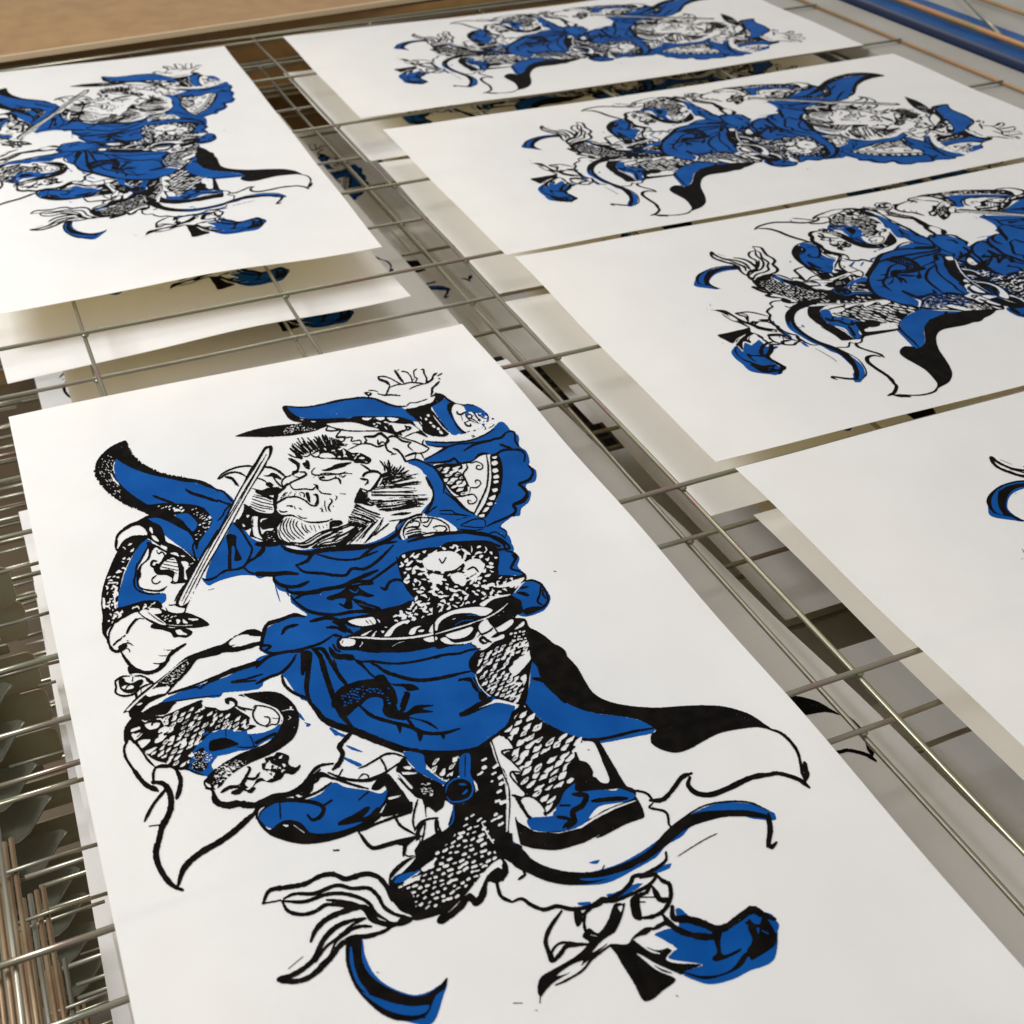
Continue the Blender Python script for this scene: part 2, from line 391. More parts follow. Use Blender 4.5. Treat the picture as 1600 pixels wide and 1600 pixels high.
K 805 600 850 570 870 600 900 640 1020 720 1150 735 1400 730 1600 725 1600 770 1300 780 1100 790 950 770 880 730 840 670
B 850 580 1000 590 1150 580 1350 535 1600 490 1640 490 1640 720 1400 740 1200 740 1020 715 920 660
k 18 850 578 1000 590 1150 582 1350 540 1620 485
W 1010 740 1080 750 1040 755
W 1150 765 1200 765 1240 770 1200 780
W 1310 770 1400 765 1360 780
S -20 50 14 8 .8 880 820 980 800 1260 880 1000 900 800 940
K 580 1110 620 1090 680 1090 685 1150 660 1230 620 1290 600 1350 500 1500 430 1600 340 1640 310 1600 400 1400 470 1300
W 590 1150 640 1150 620 1210 560 1330 470 1500 410 1600 350 1600 420 1440 530 1250
k 20 610 1180 520 1330 440 1500 370 1620
k 20 0 1520 60 1450 200 1380 340 1350 440 1350
k 26 580 1355 680 1370 760 1410 850 1480
k 22 20 1520 100 1460 200 1430 280 1440 350 1480
k 30 100 1490 180 1510 230 1570 260 1600
k 12 1370 830 1460 850 1600 880
k 14 1380 830 1350 880 1420 890 1530 880 1490 960 1600 960
h 16 920 1060 980 1120 900 1120 1000 1170 1000 990 1080 1130 1050 980 1160 1100 1120 980 1220 1080 880 1190 1000 1230
k 24 1000 990 1080 1120
k 24 1050 980 1140 1100
k 26 1120 980 1210 1080
k 22 960 1060 1100 1190
k 24 910 1120 1060 1220
k 16 880 1190 960 1230 1060 1240
k 20 930 1060 960 1100
k 30 990 1040 1060 1110
k 24 1210 960 1260 1030
k 26 1260 960 1330 1070
k 22 1310 940 1360 1010
k 14 1400 970 1400 1050
k 22 1420 980 1460 1060
k 16 1480 1000 1520 1070
K 1000 1190 1060 1220 1050 1260 990 1230 960 1180
k 14 1060 1220 1120 1220 1160 1180 1150 1150 1250 1110 1400 1080 1560 1060 1620 1060
k 18 1150 1170 1200 1220 1300 1230 1420 1240 1620 1260
k 12 1180 1190 1260 1150 1400 1120 1500 1180 1600 1230
k 16 1250 1220 1330 1170 1400 1160 1460 1200 1470 1240
k 14 1200 1170 1300 1130 1420 1110 1500 1130 1560 1180
K 880 1250 930 1245 1000 1290 1030 1320 1010 1410 1000 1430 930 1450 940 1410 990 1390 980 1330 930 1300
K 1100 1270 1140 1280 1150 1380 1100 1370 1060 1310 1100 1290
k 20 930 1450 1000 1480 1060 1470 1110 1450 1080 1420 1020 1420
W 940 1460 1000 1450 1060 1430 1080 1450 1030 1480 980 1475
K 1300 1390 1380 1390 1500 1320 1600 1300 1600 1340 1500 1370 1400 1400 1340 1405
k 14 1220 1360 1180 1400 1180 1440 1230 1455 1400 1450 1500 1440 1600 1430
k 14 1260 1460 1280 1510 1380 1520 1460 1490 1480 1460
K 1290 1475 1330 1470 1340 1490 1310 1500
k 14 1470 1480 1530 1510 1530 1560
k 12 1540 1450 1560 1480 1600 1450
k 10 1230 1460 1190 1490
T 340 720 8
k 16 920 180 830 220 800 280 830 340
k 30 900 290 860 300 830 340 760 400 720 450 700 560
k 20 870 310 920 270 1050 210 1110 170 1080 140
k 16 900 290 940 350 1000 360 1090 350 1180 360 1230 310 1200 290
K 1220 300 1250 300 1260 350 1240 360
k 14 1260 360 1300 400 1420 415
k 14 1530 405 1600 410
k 20 720 560 730 620 770 670 830 690 920 680 1000 720 1100 760 1240 765 1360 750 1430 720
k 22 740 600 730 540 790 500 880 450
k 18 860 460 950 450 1020 460 1100 500 1160 550 1230 560 1260 520
k 30 1200 420 1240 430 1250 500 1220 540
K 1100 400 1140 400 1160 520 1120 480
k 12 1020 400 1040 440
k 14 1030 390 1080 410 1080 460
k 8 800 440 860 390
k 8 790 460 870 400
k 8 780 480 850 430
k 8 880 440 920 390
k 8 950 450 980 390
k 10 850 570 900 560 940 575
K 910 560 940 560 940 580 900 575
k 16 960 570 970 600
k 20 1020 590 1045 605
k 14 770 620 800 640 870 635
k 12 1000 680 1050 710 1120 715
k 18 1400 465 1430 500 1390 560 1390 600 1410 630
k 8 1340 490 1340 560 1360 630
k 10 1270 590 1300 600 1300 640
k 8 1300 560 1320 640
k 12 1470 430 1490 450 1470 490
k 10 1440 560 1450 570
K 570 190 640 180 680 150 740 170 800 220 790 240 740 220 700 220 680 200 620 200
K 640 270 700 300 690 330 760 330 800 320 700 350 640 330 600 300
k 16 500 225 560 240 620 280
k 12 430 350 500 370 600 400 700 420
K 480 370 560 370 640 340 760 340 800 360 700 430 640 440 700 470 650 490 580 450 480 410
k 16 700 220 760 290 810 330
K 330 550 400 580 500 640 620 660 700 640 690 480 720 440 760 440 720 560 730 620 780 670 840 690 800 700 640 720 520 720 400 690 330 640
K 330 560 290 620 280 740 230 760 220 800 340 870 420 850 400 940 460 960 560 1000 620 1040 800 1050 900 1040 800 1010 740 940 740 840 800 760 830 700 700 690 520 700 400 680
k 10 440 450 560 480 680 520
k 10 430 480 540 520 690 550
k 10 420 520 540 560 690 590
k 10 410 545 540 590 690 610
k 10 400 570 520 620 600 640
k 10 450 430 600 460 700 490
k 24 230 760 300 700 330 620
W 330 560 280 600 250 700 260 740 290 700 320 640
W 360 680 400 690 370 720
W 430 710 500 700 500 760 500 820 520 920 560 980 460 940 440 880 430 800
k 10 440 720 440 830
W 310 790 350 820 320 830
W 540 730 640 720 560 750 540 780
W 530 820 560 860 680 840 700 850 680 870 600 880 560 920 540 880
S 0 80 16 6 .7 620 900 720 880 740 1000 600 1020
W 840 700 960 700 1050 740 1180 780 1300 790 1440 740 1460 760 1400 840 1300 860 1220 890 1150 970 1080 1000 960 1010 860 1000 780 960 750 860 790 780
k 12 870 710 820 800 850 900 950 990
k 12 900 710 860 800 880 890 970 980
k 12 930 720 900 800 940 900 1040 980
k 12 960 730 940 800 980 880 1080 970
k 12 1000 750 980 800 1020 860 1080 930
k 12 1050 770 1060 830 1100 880 1130 900
k 12 1090 790 1110 850 1160 890
k 12 1150 800 1180 860
k 12 1200 800 1230 880
k 12 1260 800 1280 850
k 10 1310 800 1330 840
k 10 1360 790 1370 830
k 12 820 740 780 840 830 930 900 1000
k 12 760 860 790 960 880 1020 980 1030
K 1400 760 1440 740 1540 740 1560 780 1500 810 1440 820 1400 860
w 10 1430 770 1480 800
k 18 740 850 750 950 830 1020 960 1080 1080 1090 1180 1050 1280 980 1400 920 1500 840 1600 800
k 14 900 1010 1050 1020 1180 950 1260 900 1400 850 1600 830
k 14 1000 1040 1120 1020 1250 940 1400 870 1560 850
k 12 1050 1060 1160 1040 1300 950 1420 900 1560 880
W 850 1060 960 1060 1080 1090 1180 1050 1250 1010 1150 1090 1050 1105 940 1095
k 12 1200 1060 1300 1000 1400 960 1560 880
k 14 1220 1080 1320 1020 1440 1000 1500 960
K 1300 1060 1400 1030 1500 1010 1600 960 1600 1050 1480 1050 1380 1060
k 24 200 780 300 880 350 960 400 1040 430 1100 400 1200 330 1320
K 110 940 150 920 230 940 230 1020 240 1100 300 1220 240 1250 210 1240 220 1100 180 1060 170 1200 170 1340 130 1340 130 1100
k 26 590 1070 560 1130 480 1200 380 1260 300 1340
k 26 0 1430 100 1370 250 1350 320 1330 400 1390 500 1410
k 22 0 370 80 400 140 470 190 520
k 20 0 500 100 540 180 560
k 16 0 760 60 700 100 620 190 540
T 500 560 8
K 0 740 100 740 300 740 450 700 650 700 850 700 1000 710 1150 760 1200 830 1260 880 1340 960 1260 920 1200 900 1140 890 1080 900 1020 910 1020 950 900 910 760 890 720 860 600 830 420 780 200 790 0 800
W 520 720 620 715 650 720 600 750 550 750
W 690 715 800 710 800 740 740 750
W 830 715 900 715 980 730 940 760 880 760
W 840 780 960 790 1060 800 1130 800 1240 880 1150 900 1040 920 1040 870 960 900 920 870 900 820
k 20 1060 820 1080 860 1040 900
k 24 1080 830 1130 850 1090 880
W 80 800 250 780 420 780 560 830 700 870 730 890 600 890 400 870 200 850
B 0 560 200 510 400 470 560 460 660 480 850 540 1000 580 1120 640 1220 680 1240 760 1150 760 1000 710 800 700 400 710 250 740 0 750
k 20 0 555 200 505 350 480 500 462 580 462 700 480 850 540 960 575 1060 575
k 14 100 820 220 870 400 890 560 890 760 890 900 920 1040 980 1200 1030 1320 1090 1360 1110 1300 1160 1180 1180 1060 1220
k 16 100 830 80 880 160 890 250 880 200 970 300 970 290 1020 220 1020
k 14 290 1020 320 980 400 970 390 1020 500 1010 500 1060 400 1050
k 30 550 960 620 960 670 960 750 920 820 970 850 1010 820 1060
k 20 550 970 580 1010 560 1040 640 1060 720 1090 820 1060
k 18 720 1000 730 1060 770 1030 820 1050
k 22 840 990 870 960 940 960 1040 1020 1130 1030
k 20 850 990 820 1060 840 1130 920 1180
k 22 890 1190 950 1180
k 16 1140 1030 1100 1080 1160 1140
k 24 910 1110 960 1130 1020 1190 1060 1260 1090 1280
k 12 1060 1210 1160 1170 1200 1170 1180 1250
k 14 1200 1170 1260 1180 1300 1240
k 18 1300 1240 1310 1250 1460 1170 1600 1100
k 12 1050 970 1180 910 1260 930 1340 970
k 14 1300 1000 1280 1050 1340 1090
k 12 350 1130 500 1060 600 1050
k 14 330 1080 200 1070 260 1040
K 0 1100 100 1080 250 1090 330 1130 400 1170 500 1170 620 1230 640 1270 600 1310 500 1300 420 1290 560 1330 640 1390 620 1400 450 1290 250 1250 100 1240 0 1240
W 0 1190 80 1170 150 1190 190 1230 0 1230
Z -5 80 22 .9 40 1110 250 1110 480 1190 600 1260 560 1290 380 1250 200 1220 140 1160
k 8 540 1280 600 1250 620 1280
K 20 1395 120 1360 220 1310 390 1290 330 1330 220 1370 100 1400
k 12 0 1440 100 1430 240 1440 320 1410
k 10 230 1450 300 1430 400 1435
k 20 170 1490 230 1500 260 1560
k 12 240 1440 250 1480
k 12 0 1480 20 1520 100 1520 180 1490
K 10 1475 40 1470 50 1490 20 1500
k 24 640 1390 720 1410 760 1450 720 1530 700 1560 660 1600
k 24 530 1470 560 1430 640 1400
k 14 500 1490 590 1510 600 1560
k 20 750 1270 800 1340 810 1400
k 22 850 1260 870 1340 870 1420
k 16 1010 1330 980 1390 920 1440
k 16 1050 1350 1000 1410 940 1460
k 20 940 1350 900 1430
k 16 1110 1390 1000 1440 950 1480
K 770 1440 850 1410 900 1460 860 1530 780 1560 740 1580 780 1500
k 10 1230 1430 1100 1460 980 1510
k 12 1270 1530 1100 1560 980 1600
k 14 720 195 800 195 880 220 950 260 1020 290
k 30 720 200 740 230 820 260 870 300
k 20 870 310 850 360 820 430
k 14 870 330 950 300 1040 290 1120 270 1220 275 1320 290
k 14 940 130 980 110
k 28 930 120 960 160 1000 220 1040 270
k 14 1010 130 1080 140 1130 190 1150 250 1160 280
k 14 1210 100 1170 130 1180 200 1210 220 1190 270
k 12 1180 210 1150 250
k 20 1260 110 1290 110 1300 160 1330 220 1320 270
k 24 1320 280 1390 240 1420 180 1460 155
k 26 1470 190 1520 160
k 26 1480 220 1500 230
k 24 1490 260 1440 310 1400 350 1400 400 1380 430
k 12 1110 355 1180 320 1300 285
k 8 600 370 660 370 720 385
K 545 400 600 390 650 410 620 440 590 440
W 590 400 620 405 600 420
k 16 720 410 800 430 880 425 1000 435
k 12 1070 580 1120 530 1200 525 1340 480
k 18 640 460 760 510 850 550 940 570 1060 570
K 1070 610 1200 580 1340 540 1430 470 1440 400 1500 440 1550 470 1480 530 1390 590 1420 680 1500 780 1600 880 1600 960 1500 960 1380 930 1300 870 1200 740 1100 660
W 1080 600 1250 560 1400 490 1440 440 1400 520 1300 550 1180 590
D 40 56 40 1.0 1260 660 1310 660 1560 880 1500 910 1380 790
w 16 1250 710 1340 820 1440 880
w 20 1250 770 1330 890
w 10 1410 680 1500 790 1590 860
T 660 600 8
B 120 260 200 200 280 155 420 230 500 235 600 240 720 280 820 370 830 440 780 500 740 510 560 590 380 620 260 480
B 40 690 200 720 380 710 600 690 750 630 870 550 950 470 1000 460 1060 510 1100 570 1200 640 1210 760 1300 830 1340 960 1330 1010 1420 1070 1410 1200 1300 1240 1300 1300 1350 1350 1330 1460 1240 1540 1200 1640 0 1640 140 1400 120 1300 60 1150 0 1080 0 960 40 930 260 790 60 750
k 24 100 130 200 100 270 130 330 180 420 230 500 240
k 16 500 240 600 240 700 280 780 340 820 400 800 460
K 320 220 400 230 360 290 380 400 420 470 500 560 560 600 520 610 430 530 360 400 310 300
W 400 230 500 250 540 310 540 370 600 420 660 450 760 510 680 570 570 595 480 540 410 440 380 370 365 300
k 20 430 320 440 350 480 360 540 330
k 16 480 360 500 440
k 20 520 460 550 500 600 510 600 480
k 10 540 460 600 440 660 470
S 30 60 20 30 .8 540 350 660 360 820 400 800 480 700 480 580 430
K 540 330 700 350 820 420 790 480 680 450 560 420
E 560 380 620 360 660 400 620 420
S 0 70 40 20 1 100 560 300 560 380 620 600 600 760 520 860 420 940 460 860 550 700 640 480 680 260 660 60 620
K 0 330 40 330 120 400 300 580 180 640 60 610 0 560
r 40 560 580 700 550 840 430 900 420
K 600 640 640 620 660 640 630 655
K 740 530 840 480 900 500 780 560
D 40 56 40 1.0 0 350 30 350 260 560 210 590
w 12 130 370 240 510 330 600
w 14 0 470 130 560
k 18 40 700 200 715 400 715 600 690 760 630 900 550
k 18 60 750 200 770 320 770 420 740 560 730 720 710 900 680
k 22 520 820 640 750 840 700
k 24 840 710 880 680 980 660 1040 600
k 16 50 920 160 860 280 780
k 26 60 970 200 970 340 950 400 920 460 980 560 970 640 950 700 880 780 860 860 890 930 860 1000 820 1120 810 1230 820 1280 880 1270 960
k 24 960 740 1040 770 1120 800
k 20 1040 600 1100 580 1150 600 1160 700 1200 770
k 30 1150 680 1200 760
k 30 1320 1000 1380 1080 1350 1170 1280 1210 1210 1240 1290 1310 1310 1380 1260 1460 1140 1500 1170 1570 1140 1640
W 140 990 300 980 460 990 600 970 720 890 800 870 940 880 1000 1020 1000 1150 960 1380 860 1500 700 1640 640 1600 500 1500 420 1400 320 1330 240 1180 140 1040
k 18 140 1010 240 1180 330 1330 440 1440 560 1560 640 1600
N -5 110 56 .72 1 150 1010 480 990 500 1060 490 1110 540 1200 560 1270 560 1330 500 1390 380 1340 260 1190
k 18 550 990 560 1040 510 1110 540 1190 580 1270
k 14 600 1280 580 1380
k 14 600 1280 680 1280 730 1230 700 1190 660 1200 670 1230
k 14 600 980 680 960 750 1000 740 1050 680 1050 680 1010 720 1010
k 14 400 1400 500 1390 580 1370 640 1370 680 1430 640 1480 580 1480 570 1440 610 1450
k 20 800 880 820 1000 820 1140 800 1280 740 1420 640 1620
K 850 880 950 880 1000 1020 1000 1180 960 1360 880 1480 780 1620 680 1640 780 1480 840 1300 860 1120
W 870 900 930 890 920 920 880 920
W 865 960 920 945 945 980 900 1010 865 990
W 880 1050 930 1040 950 1080 900 1100 875 1080
W 880 1140 940 1120 960 1160 900 1170
W 885 1200 940 1190 950 1220 900 1230
W 870 1300 930 1290 940 1320 890 1340
W 850 1400 900 1370 930 1400 880 1420
S 30 60 40 16 1 780 1500 860 1400 940 1400 900 1500 780 1620
T 660 760 8
W 0 330 30 310 40 350 200 380 330 440 430 510 430 550 340 560 200 570 0 600
k 16 0 380 100 380 220 410 320 480 340 550
k 14 0 440 60 430 80 390
k 14 0 470 60 490 120 400
k 16 130 500 200 480 280 490 300 530 250 560
k 14 140 510 180 540
k 26 0 590 150 565 340 565 500 560 680 590 840 610 960 640 1040 700 1090 760 1030 780 940 780 800 720 640 690 480 690 400 720 320 700 260 770 160 800 0 850
K 260 770 320 710 380 700 410 740 380 790 420 860 480 850 600 790 760 740 860 740 920 790 960 800 900 820 860 850 800 810 720 860 640 870 500 900 420 900 280 880 160 900 60 940 0 960 0 850 160 800
W 0 880 100 850 160 900 60 930 0 930
W 180 830 220 820 200 870 180 860
W 230 810 290 830 350 850 280 870
W 380 760 500 740 580 740 560 800 480 880 400 860 410 800
W 590 790 780 740 780 770 680 800 600 805
k 10 440 860 490 800
k 10 410 840 440 800
W 0 980 60 940 200 900 380 890 420 930 500 880 640 870 660 960 690 1040 660 1110 700 1180 600 1240 400 1260 240 1240 0 1200
k 20 190 990 210 940
k 24 140 970 200 1000
k 20 420 930 400 990 460 1020 440 1060
k 26 250 1020 330 980 400 970 380 1040 330 1090 300 1130 240 1150
K 60 1080 160 1060 240 1080 260 1130 320 1150 300 1200 200 1220 140 1160 80 1130
W 110 1110 200 1100 220 1150 160 1140
W 180 1160 250 1150 280 1180 220 1190
K 330 1090 380 1060 440 1100 440 1160 360 1190 310 1160
K 460 1010 500 960 580 950 620 990 640 1060 600 1110 560 1060 520 1020 480 1040
k 22 480 1180 520 1100 560 1080
K 480 1180 600 1160 700 1200 640 1240 560 1240 500 1220
B 640 900 700 850 800 820 900 820 1120 840 1200 860 1210 920 1190 1000 1290 1110 1220 1120 1000 1100 780 1160 720 1200 660 1130 690 1040 640 960
k 22 1040 800 1140 830 1180 880 1120 980 1110 1030 1200 1060 1280 1100
K 1110 850 1180 860 1170 920 1120 1020 1100 990 1140 910
K 1280 1090 1300 1150 1270 1200 1200 1140 1100 1120 980 1130 900 1170 700 1200 800 1140 960 1110 1200 1120
k 14 700 870 710 940 760 1010 800 950
k 14 760 1010 800 1060 790 1140
K 860 920 920 900 960 940 940 1000 950 1110 860 1150 870 1020
K 740 1060 820 1060 820 1120 760 1160
K 0 1160 100 1180 240 1240 500 1250 700 1200 980 1130 1290 1130 1290 1180 1220 1230 1120 1360 1000 1460 860 1560 700 1560 500 1530 340 1600 0 1640
Z -15 90 30 .95 20 1180 500 1240 700 1220 900 1180 1180 1140 860 1340 700 1400 500 1440 200 1560 20 1600
W 920 1270 1100 1190 1270 1140 1260 1180 1150 1300 1100 1310 1080 1260 1000 1290 960 1330
k 16 1020 1270 1100 1310 1150 1260
W 700 1500 800 1420 960 1360 1110 1355 1060 1390 900 1420 800 1500
W 860 1560 960 1520 1080 1460 1000 1540 920 1600 880 1600
W 960 1460 1060 1430 1000 1480 950 1500
B 1300 1190 1400 1190 1500 1240 1600 1400 1540 1540 1440 1600 1300 1640 1200 1620 1100 1500 1110 1400 1200 1290
k 24 1280 1190 1380 1180 1480 1230 1520 1290 1570 1400 1560 1460 1500 1530 1400 1560
k 22 1480 1240 1470 1350 1440 1450 1500 1500
k 20 1500 1300 1510 1370 1550 1420
K 1240 1260 1330 1260 1260 1290 1220 1290
K 1180 1330 1280 1330 1340 1380 1280 1380 1200 1350
K 1090 1430 1180 1430 1250 1520 1240 1600 1100 1600 1000 1550
K 1260 1560 1360 1520 1500 1520 1420 1580 1300 1620
T 520 900 8
K 80 540 300 500 600 440 860 360 1080 250 1200 100 1600 0 1640 0 1640 860 1500 870 1300 890 1100 930 900 960 700 960 480 960 300 930 100 920 60 860 60 780 150 760 280 700 350 650 200 620
K 860 60 960 0 1640 0 1640 400 1300 500 1000 580 700 640 560 600 700 470 860 430 1060 280 1080 210 960 150
Z -15 90 32 .95 900 40 1100 20 1600 20 1600 330 1350 440 1150 560 950 600 800 600 700 520 860 430 1060 320 1100 200
W 190 560 280 530 400 520 500 510 540 590 440 620 350 625 250 600
k 12 410 550 450 600
k 12 450 540 500 600
W 550 530 590 560 590 590 560 560
W 600 680 650 690 620 720
W 640 630 690 640 660 650
W 760 490 800 480 800 510 770 515
W 830 480 900 470 900 510 860 520
W 640 750 720 650 800 590 900 560 970 570 860 610 780 660 720 750
W 340 745 400 710 500 670 440 720 400 745
W 480 755 520 700 560 680 530 720 520 755
W 950 730 980 660 1060 630 1110 630 1050 670 1030 720 1000 740
W 1060 690 1120 670 1150 690 1100 710
W 1200 710 1220 640 1300 560 1400 480 1600 420 1640 430 1640 460 1500 490 1400 540 1340 620 1320 680 1260 710
W 1230 440 1250 380 1340 300 1380 330 1300 380 1260 440
w 26 200 765 400 770 600 785 800 785 1000 770 1200 740 1400 690 1640 640
W 80 800 140 775 220 780 280 800 270 860 200 880 110 870
k 10 110 840 130 800
w 14 360 820 370 840 330 890
W 1130 790 1250 760 1310 790 1300 820 1200 835
w 6 740 885 820 840 900 820
W 1340 780 1380 760 1420 800 1500 840 1600 850 1520 860 1420 850 1380 820
W 1410 730 1500 700 1640 690 1640 780 1500 785 1430 760
k 40 0 570 60 590 130 650 200 680 240 710
k 30 0 730 100 760 60 830 80 920
k 26 0 850 40 920 100 950
e 8 20 850 70 930
k 28 0 1000 100 1030 250 1000
K 140 1010 200 980 260 1000 270 1050 160 1050
k 26 260 1040 360 1070 500 1070 640 1090 800 1100 1000 1080 1200 1040 1360 1000 1600 970
k 34 10 1050 60 1200 180 1360
K 280 1050 360 1080 400 1130 520 1250 640 1280 700 1330 600 1330 480 1250 380 1150 300 1090
k 40 480 1090 560 1130 660 1200 800 1250 940 1290 1100 1310 1300 1290 1460 1260 1600 1230
K 540 1260 640 1240 700 1330 760 1350 900 1350 1000 1360 1080 1410 1040 1430 940 1440 880 1390 760 1370
K 40 1480 120 1400 200 1350 320 1310 480 1290 640 1300 720 1360 780 1440 800 1600 640 1600 620 1540 520 1510 420 1540 360 1600 280 1640 0 1640 0 1500
D 10 50 30 .6 60 1500 200 1400 400 1340 600 1350 740 1440 780 1560 650 1580 600 1490 480 1470 360 1520 300 1600 100 1600
K 870 1520 900 1480 960 1480 900 1560 880 1640 840 1640
T 400 800 4
K 490 1140 560 1080 700 1060 800 1080 860 1160 890 1240 940 1250 1000 1210 1110 1210 1040 1230 1110 1250 1000 1260 960 1280 1080 1310 1140 1360 1040 1310 960 1290 920 1300 820 1280 790 1240 800 1180 740 1150 680 1180 640 1210 540 1290 500 1220
D 10 26 15 .6 520 1160 580 1110 700 1080 780 1110 850 1190 840 1240 800 1160 720 1120 640 1180 560 1230
k 22 930 1130 950 1140 920 1230 880 1270
k 20 640 1200 720 1270 840 1310 960 1340 1060 1380 1180 1380 1270 1355
K 880 1330 910 1330 900 1380
K 1000 1350 1040 1370 1040 1410 1020 1430
K 1150 1380 1180 1390 1170 1420
k 16 920 1270 960 1310 1000 1370
k 14 20 850 100 880 260 860 400 820 480 770
k 14 20 830 90 835 50 870 
k 22 30 860 40 780 70 700 150 670 240 640 300 650
k 20 160 760 190 720 260 700
k 20 340 680 440 660 520 680 580 750
k 16 440 720 500 720 560 750
k 34 290 860 300 930 290 1010
K 300 870 350 880 340 1000 330 1120 350 1190 330 1190 300 1100 310 980
k 30 350 850 400 900 430 1000 470 1120 500 1200 540 1270 600 1340
k 22 370 850 420 860 480 960 560 1080
k 30 460 850 500 900 600 900
k 16 0 970 80 900 200 870 300 870
k 16 0 1070 80 1030 160 1000 220 940 250 890
k 18 160 1020 180 1080 240 1130 340 1170
k 40 330 1180 380 1240 420 1290 500 1330 600 1360 700 1400 800 1440 950 1490 1100 1510 1250 1510 1380 1490 1480 1430 1580 1340 1610 1260
e 8 560 1400 580 1410
k 14 1270 1050 1340 1060 1390 1120
K 1340 920 1390 870 1420 870 1380 960 1370 1010 1340 990 1330 960
k 14 1360 1040 1400 1100 1440 1160
K 1270 1260 1380 1220 1460 1180 1480 1200 1400 1240 1300 1280
k 28 600 1370 520 1460 540 1500 520 1560 480 1600
b 160 1030 180 1030 250 1130 400 1290 560 1360 640 1390 560 1380 420 1320 300 1200 160 1120
B 560 1450 620 1470 670 1495 600 1480
B 460 1350 560 1390 540 1400 480 1370
B 300 1310 340 1320 330 1330
B 0 1040 160 1000 230 900 180 870 100 880 0 920
B 920 1500 1040 1500 1060 1600 1000 1600
B 1280 1500 1360 1500 1350 1600 1290 1600
T 680 920 8
K 340 0 1000 0 960 90 1080 180 1000 360 700 440 560 470 540 620 440 690 340 700 180 730 0 735 0 0
Z -15 90 30 .95 0 0 900 0 860 70 560 190 300 220 0 330
W 0 420 60 350 200 280 400 240 600 235 720 275 640 340 560 345 500 325 380 310 220 330 100 390 40 460 30 520 0 530
W 550 200 640 140 760 95 950 75 900 100 760 130 680 170 610 230
e 12 390 340 500 340 580 352
e 10 380 370 500 370
e 12 250 460 340 410 480 400
W 200 390 260 370 240 390
w 20 0 575 200 515 440 445 640 375 800 285 910 190
W 130 580 300 530 470 480 450 560 360 620 230 640 150 610
W 60 640 130 612 230 680 350 672 470 640 530 545 560 600 440 685 240 705 130 695
W 0 600 30 620 20 650 0 650
S -20 60 20 14 .7 700 380 860 280 920 300 800 400
K 440 460 700 380 960 380 1120 390 1160 480 1200 700 1220 850 1180 1100 1140 1400 1060 1480 900 1440 760 1380 640 1300 540 1180 500 1060 520 920 560 800 440 700 450 680 560 560
W 450 690 500 640 560 580 540 500 560 440 640 390 680 440 740 500 800 480 880 430 960 390 980 430 940 480 860 540 780 560 700 620 760 620 850 580 860 630 740 680 640 760 560 780 500 720
k 30 640 690 600 690 560 650 600 620 650 660 700 680
K 680 440 900 280 960 300 1000 380 900 400 760 480 690 450
W 600 530 640 530 630 560 600 550
k 16 740 500 800 580 840 560
k 20 540 530 580 580 680 540 720 500
W 990 520 1100 420 1120 440 1100 480 1020 520
N -22 96 52 .78 1 580 800 900 700 1180 640 1210 740 1100 900 960 920 920 1050 1100 1180 1060 1420 860 1400 660 1280 560 1150 520 1020
d -15 60 36 1 940 540 1140 500 1200 640 1180 740 960 700
W 980 920 1080 860 1190 770 1230 800 1190 900 1100 1010 1000 1100 940 1060 920 1010 970 960
W 980 1190 1050 1180 1080 1200 1020 1220
W 1060 1130 1130 1080 1140 1160 1100 1230 1100 1180
w 14 500 1080 540 1200 620 1300 700 1360
W 540 1500 700 1420 740 1390 800 1390 920 1420 1050 1460 1020 1480 900 1450 780 1430 700 1450
k 50 320 1590 500 1480 620 1420 700 1370
k 50 1100 1460 1060 1500 960 1600
k 24 0 880 100 840 300 820 420 780 560 760
k 24 0 1130 200 1090 400 1050 450 1040
k 20 290 1160 440 1130 480 1240 560 1310 620 1360
K 440 960 500 800 560 800 540 900 500 1060 450 1040
K 540 1320 580 1300 640 1380 560 1400
K 1120 390 1140 480 1280 550 1440 680 1640 820 1640 1430 1500 1340 1360 1200 1300 1080 1260 930 1200 900 1220 800 1200 650 1120 480
W 1200 960 1220 1000 1200 1080 1190 1160
k 30 1220 1130 1340 1150 1460 1230 1600 1360
W 1100 1500 1130 1480 1180 1560 1180 1600 1100 1600
k 18 1120 1460 1180 1530 1250 1600
k 24 1140 1080 1180 960 1210 900
T 800 800 4
B 120 960 130 930 180 960 260 1080 360 1200 500 1260 650 1280 800 1310 900 1360 880 1380 740 1400 560 1440 440 1430 300 1380 180 1300 80 1200 110 1080
K 80 680 110 730 200 780 300 870 400 970 460 1070 510 1140 600 1190 740 1220 900 1230 1060 1220 1200 1215 1340 1225 1480 1270 1570 1330 1620 1370 1540 1355 1450 1360 1300 1390 1180 1450 1110 1490 1020 1515 920 1490 870 1450 870 1400 900 1370 800 1310 650 1280 500 1260 360 1210 260 1130 200 1080 160 980 120 930 100 800
k 16 80 1200 160 1300 280 1370 400 1420 520 1430 640 1410 760 1380 880 1360
k 14 130 1050 180 1060 250 1100
K 500 1430 540 1450 600 1540 640 1620 660 1680 640 1680 580 1620 560 1560
B 500 1440 700 1410 880 1370 880 1390 700 1425 560 1450
T 1200 1100 4
k 16 0 165 70 190 130 240 180 310 200 380 210 440 230 500
u 20 225 380 240 440 225 500
T 1200 1200 4
k 30 220 0 240 50 225 100
k 24 0 50 60 45 140 65 200 90 255 135
k 14 0 365 10 400 0 440
k 24 0 300 15 400 0 490 20 510 50 480
B 0 280 40 320 30 340 0 330
B -60 920 0 950 60 980 65 1010 40 1060 0 1050 -60 1060
K -40 950 0 970 40 1040 50 1070 0 1140 -60 1100
T 800 1200 4
k 30 1640 50 1500 70 1350 140 1240 180 1150 170 1100 120 1110 70
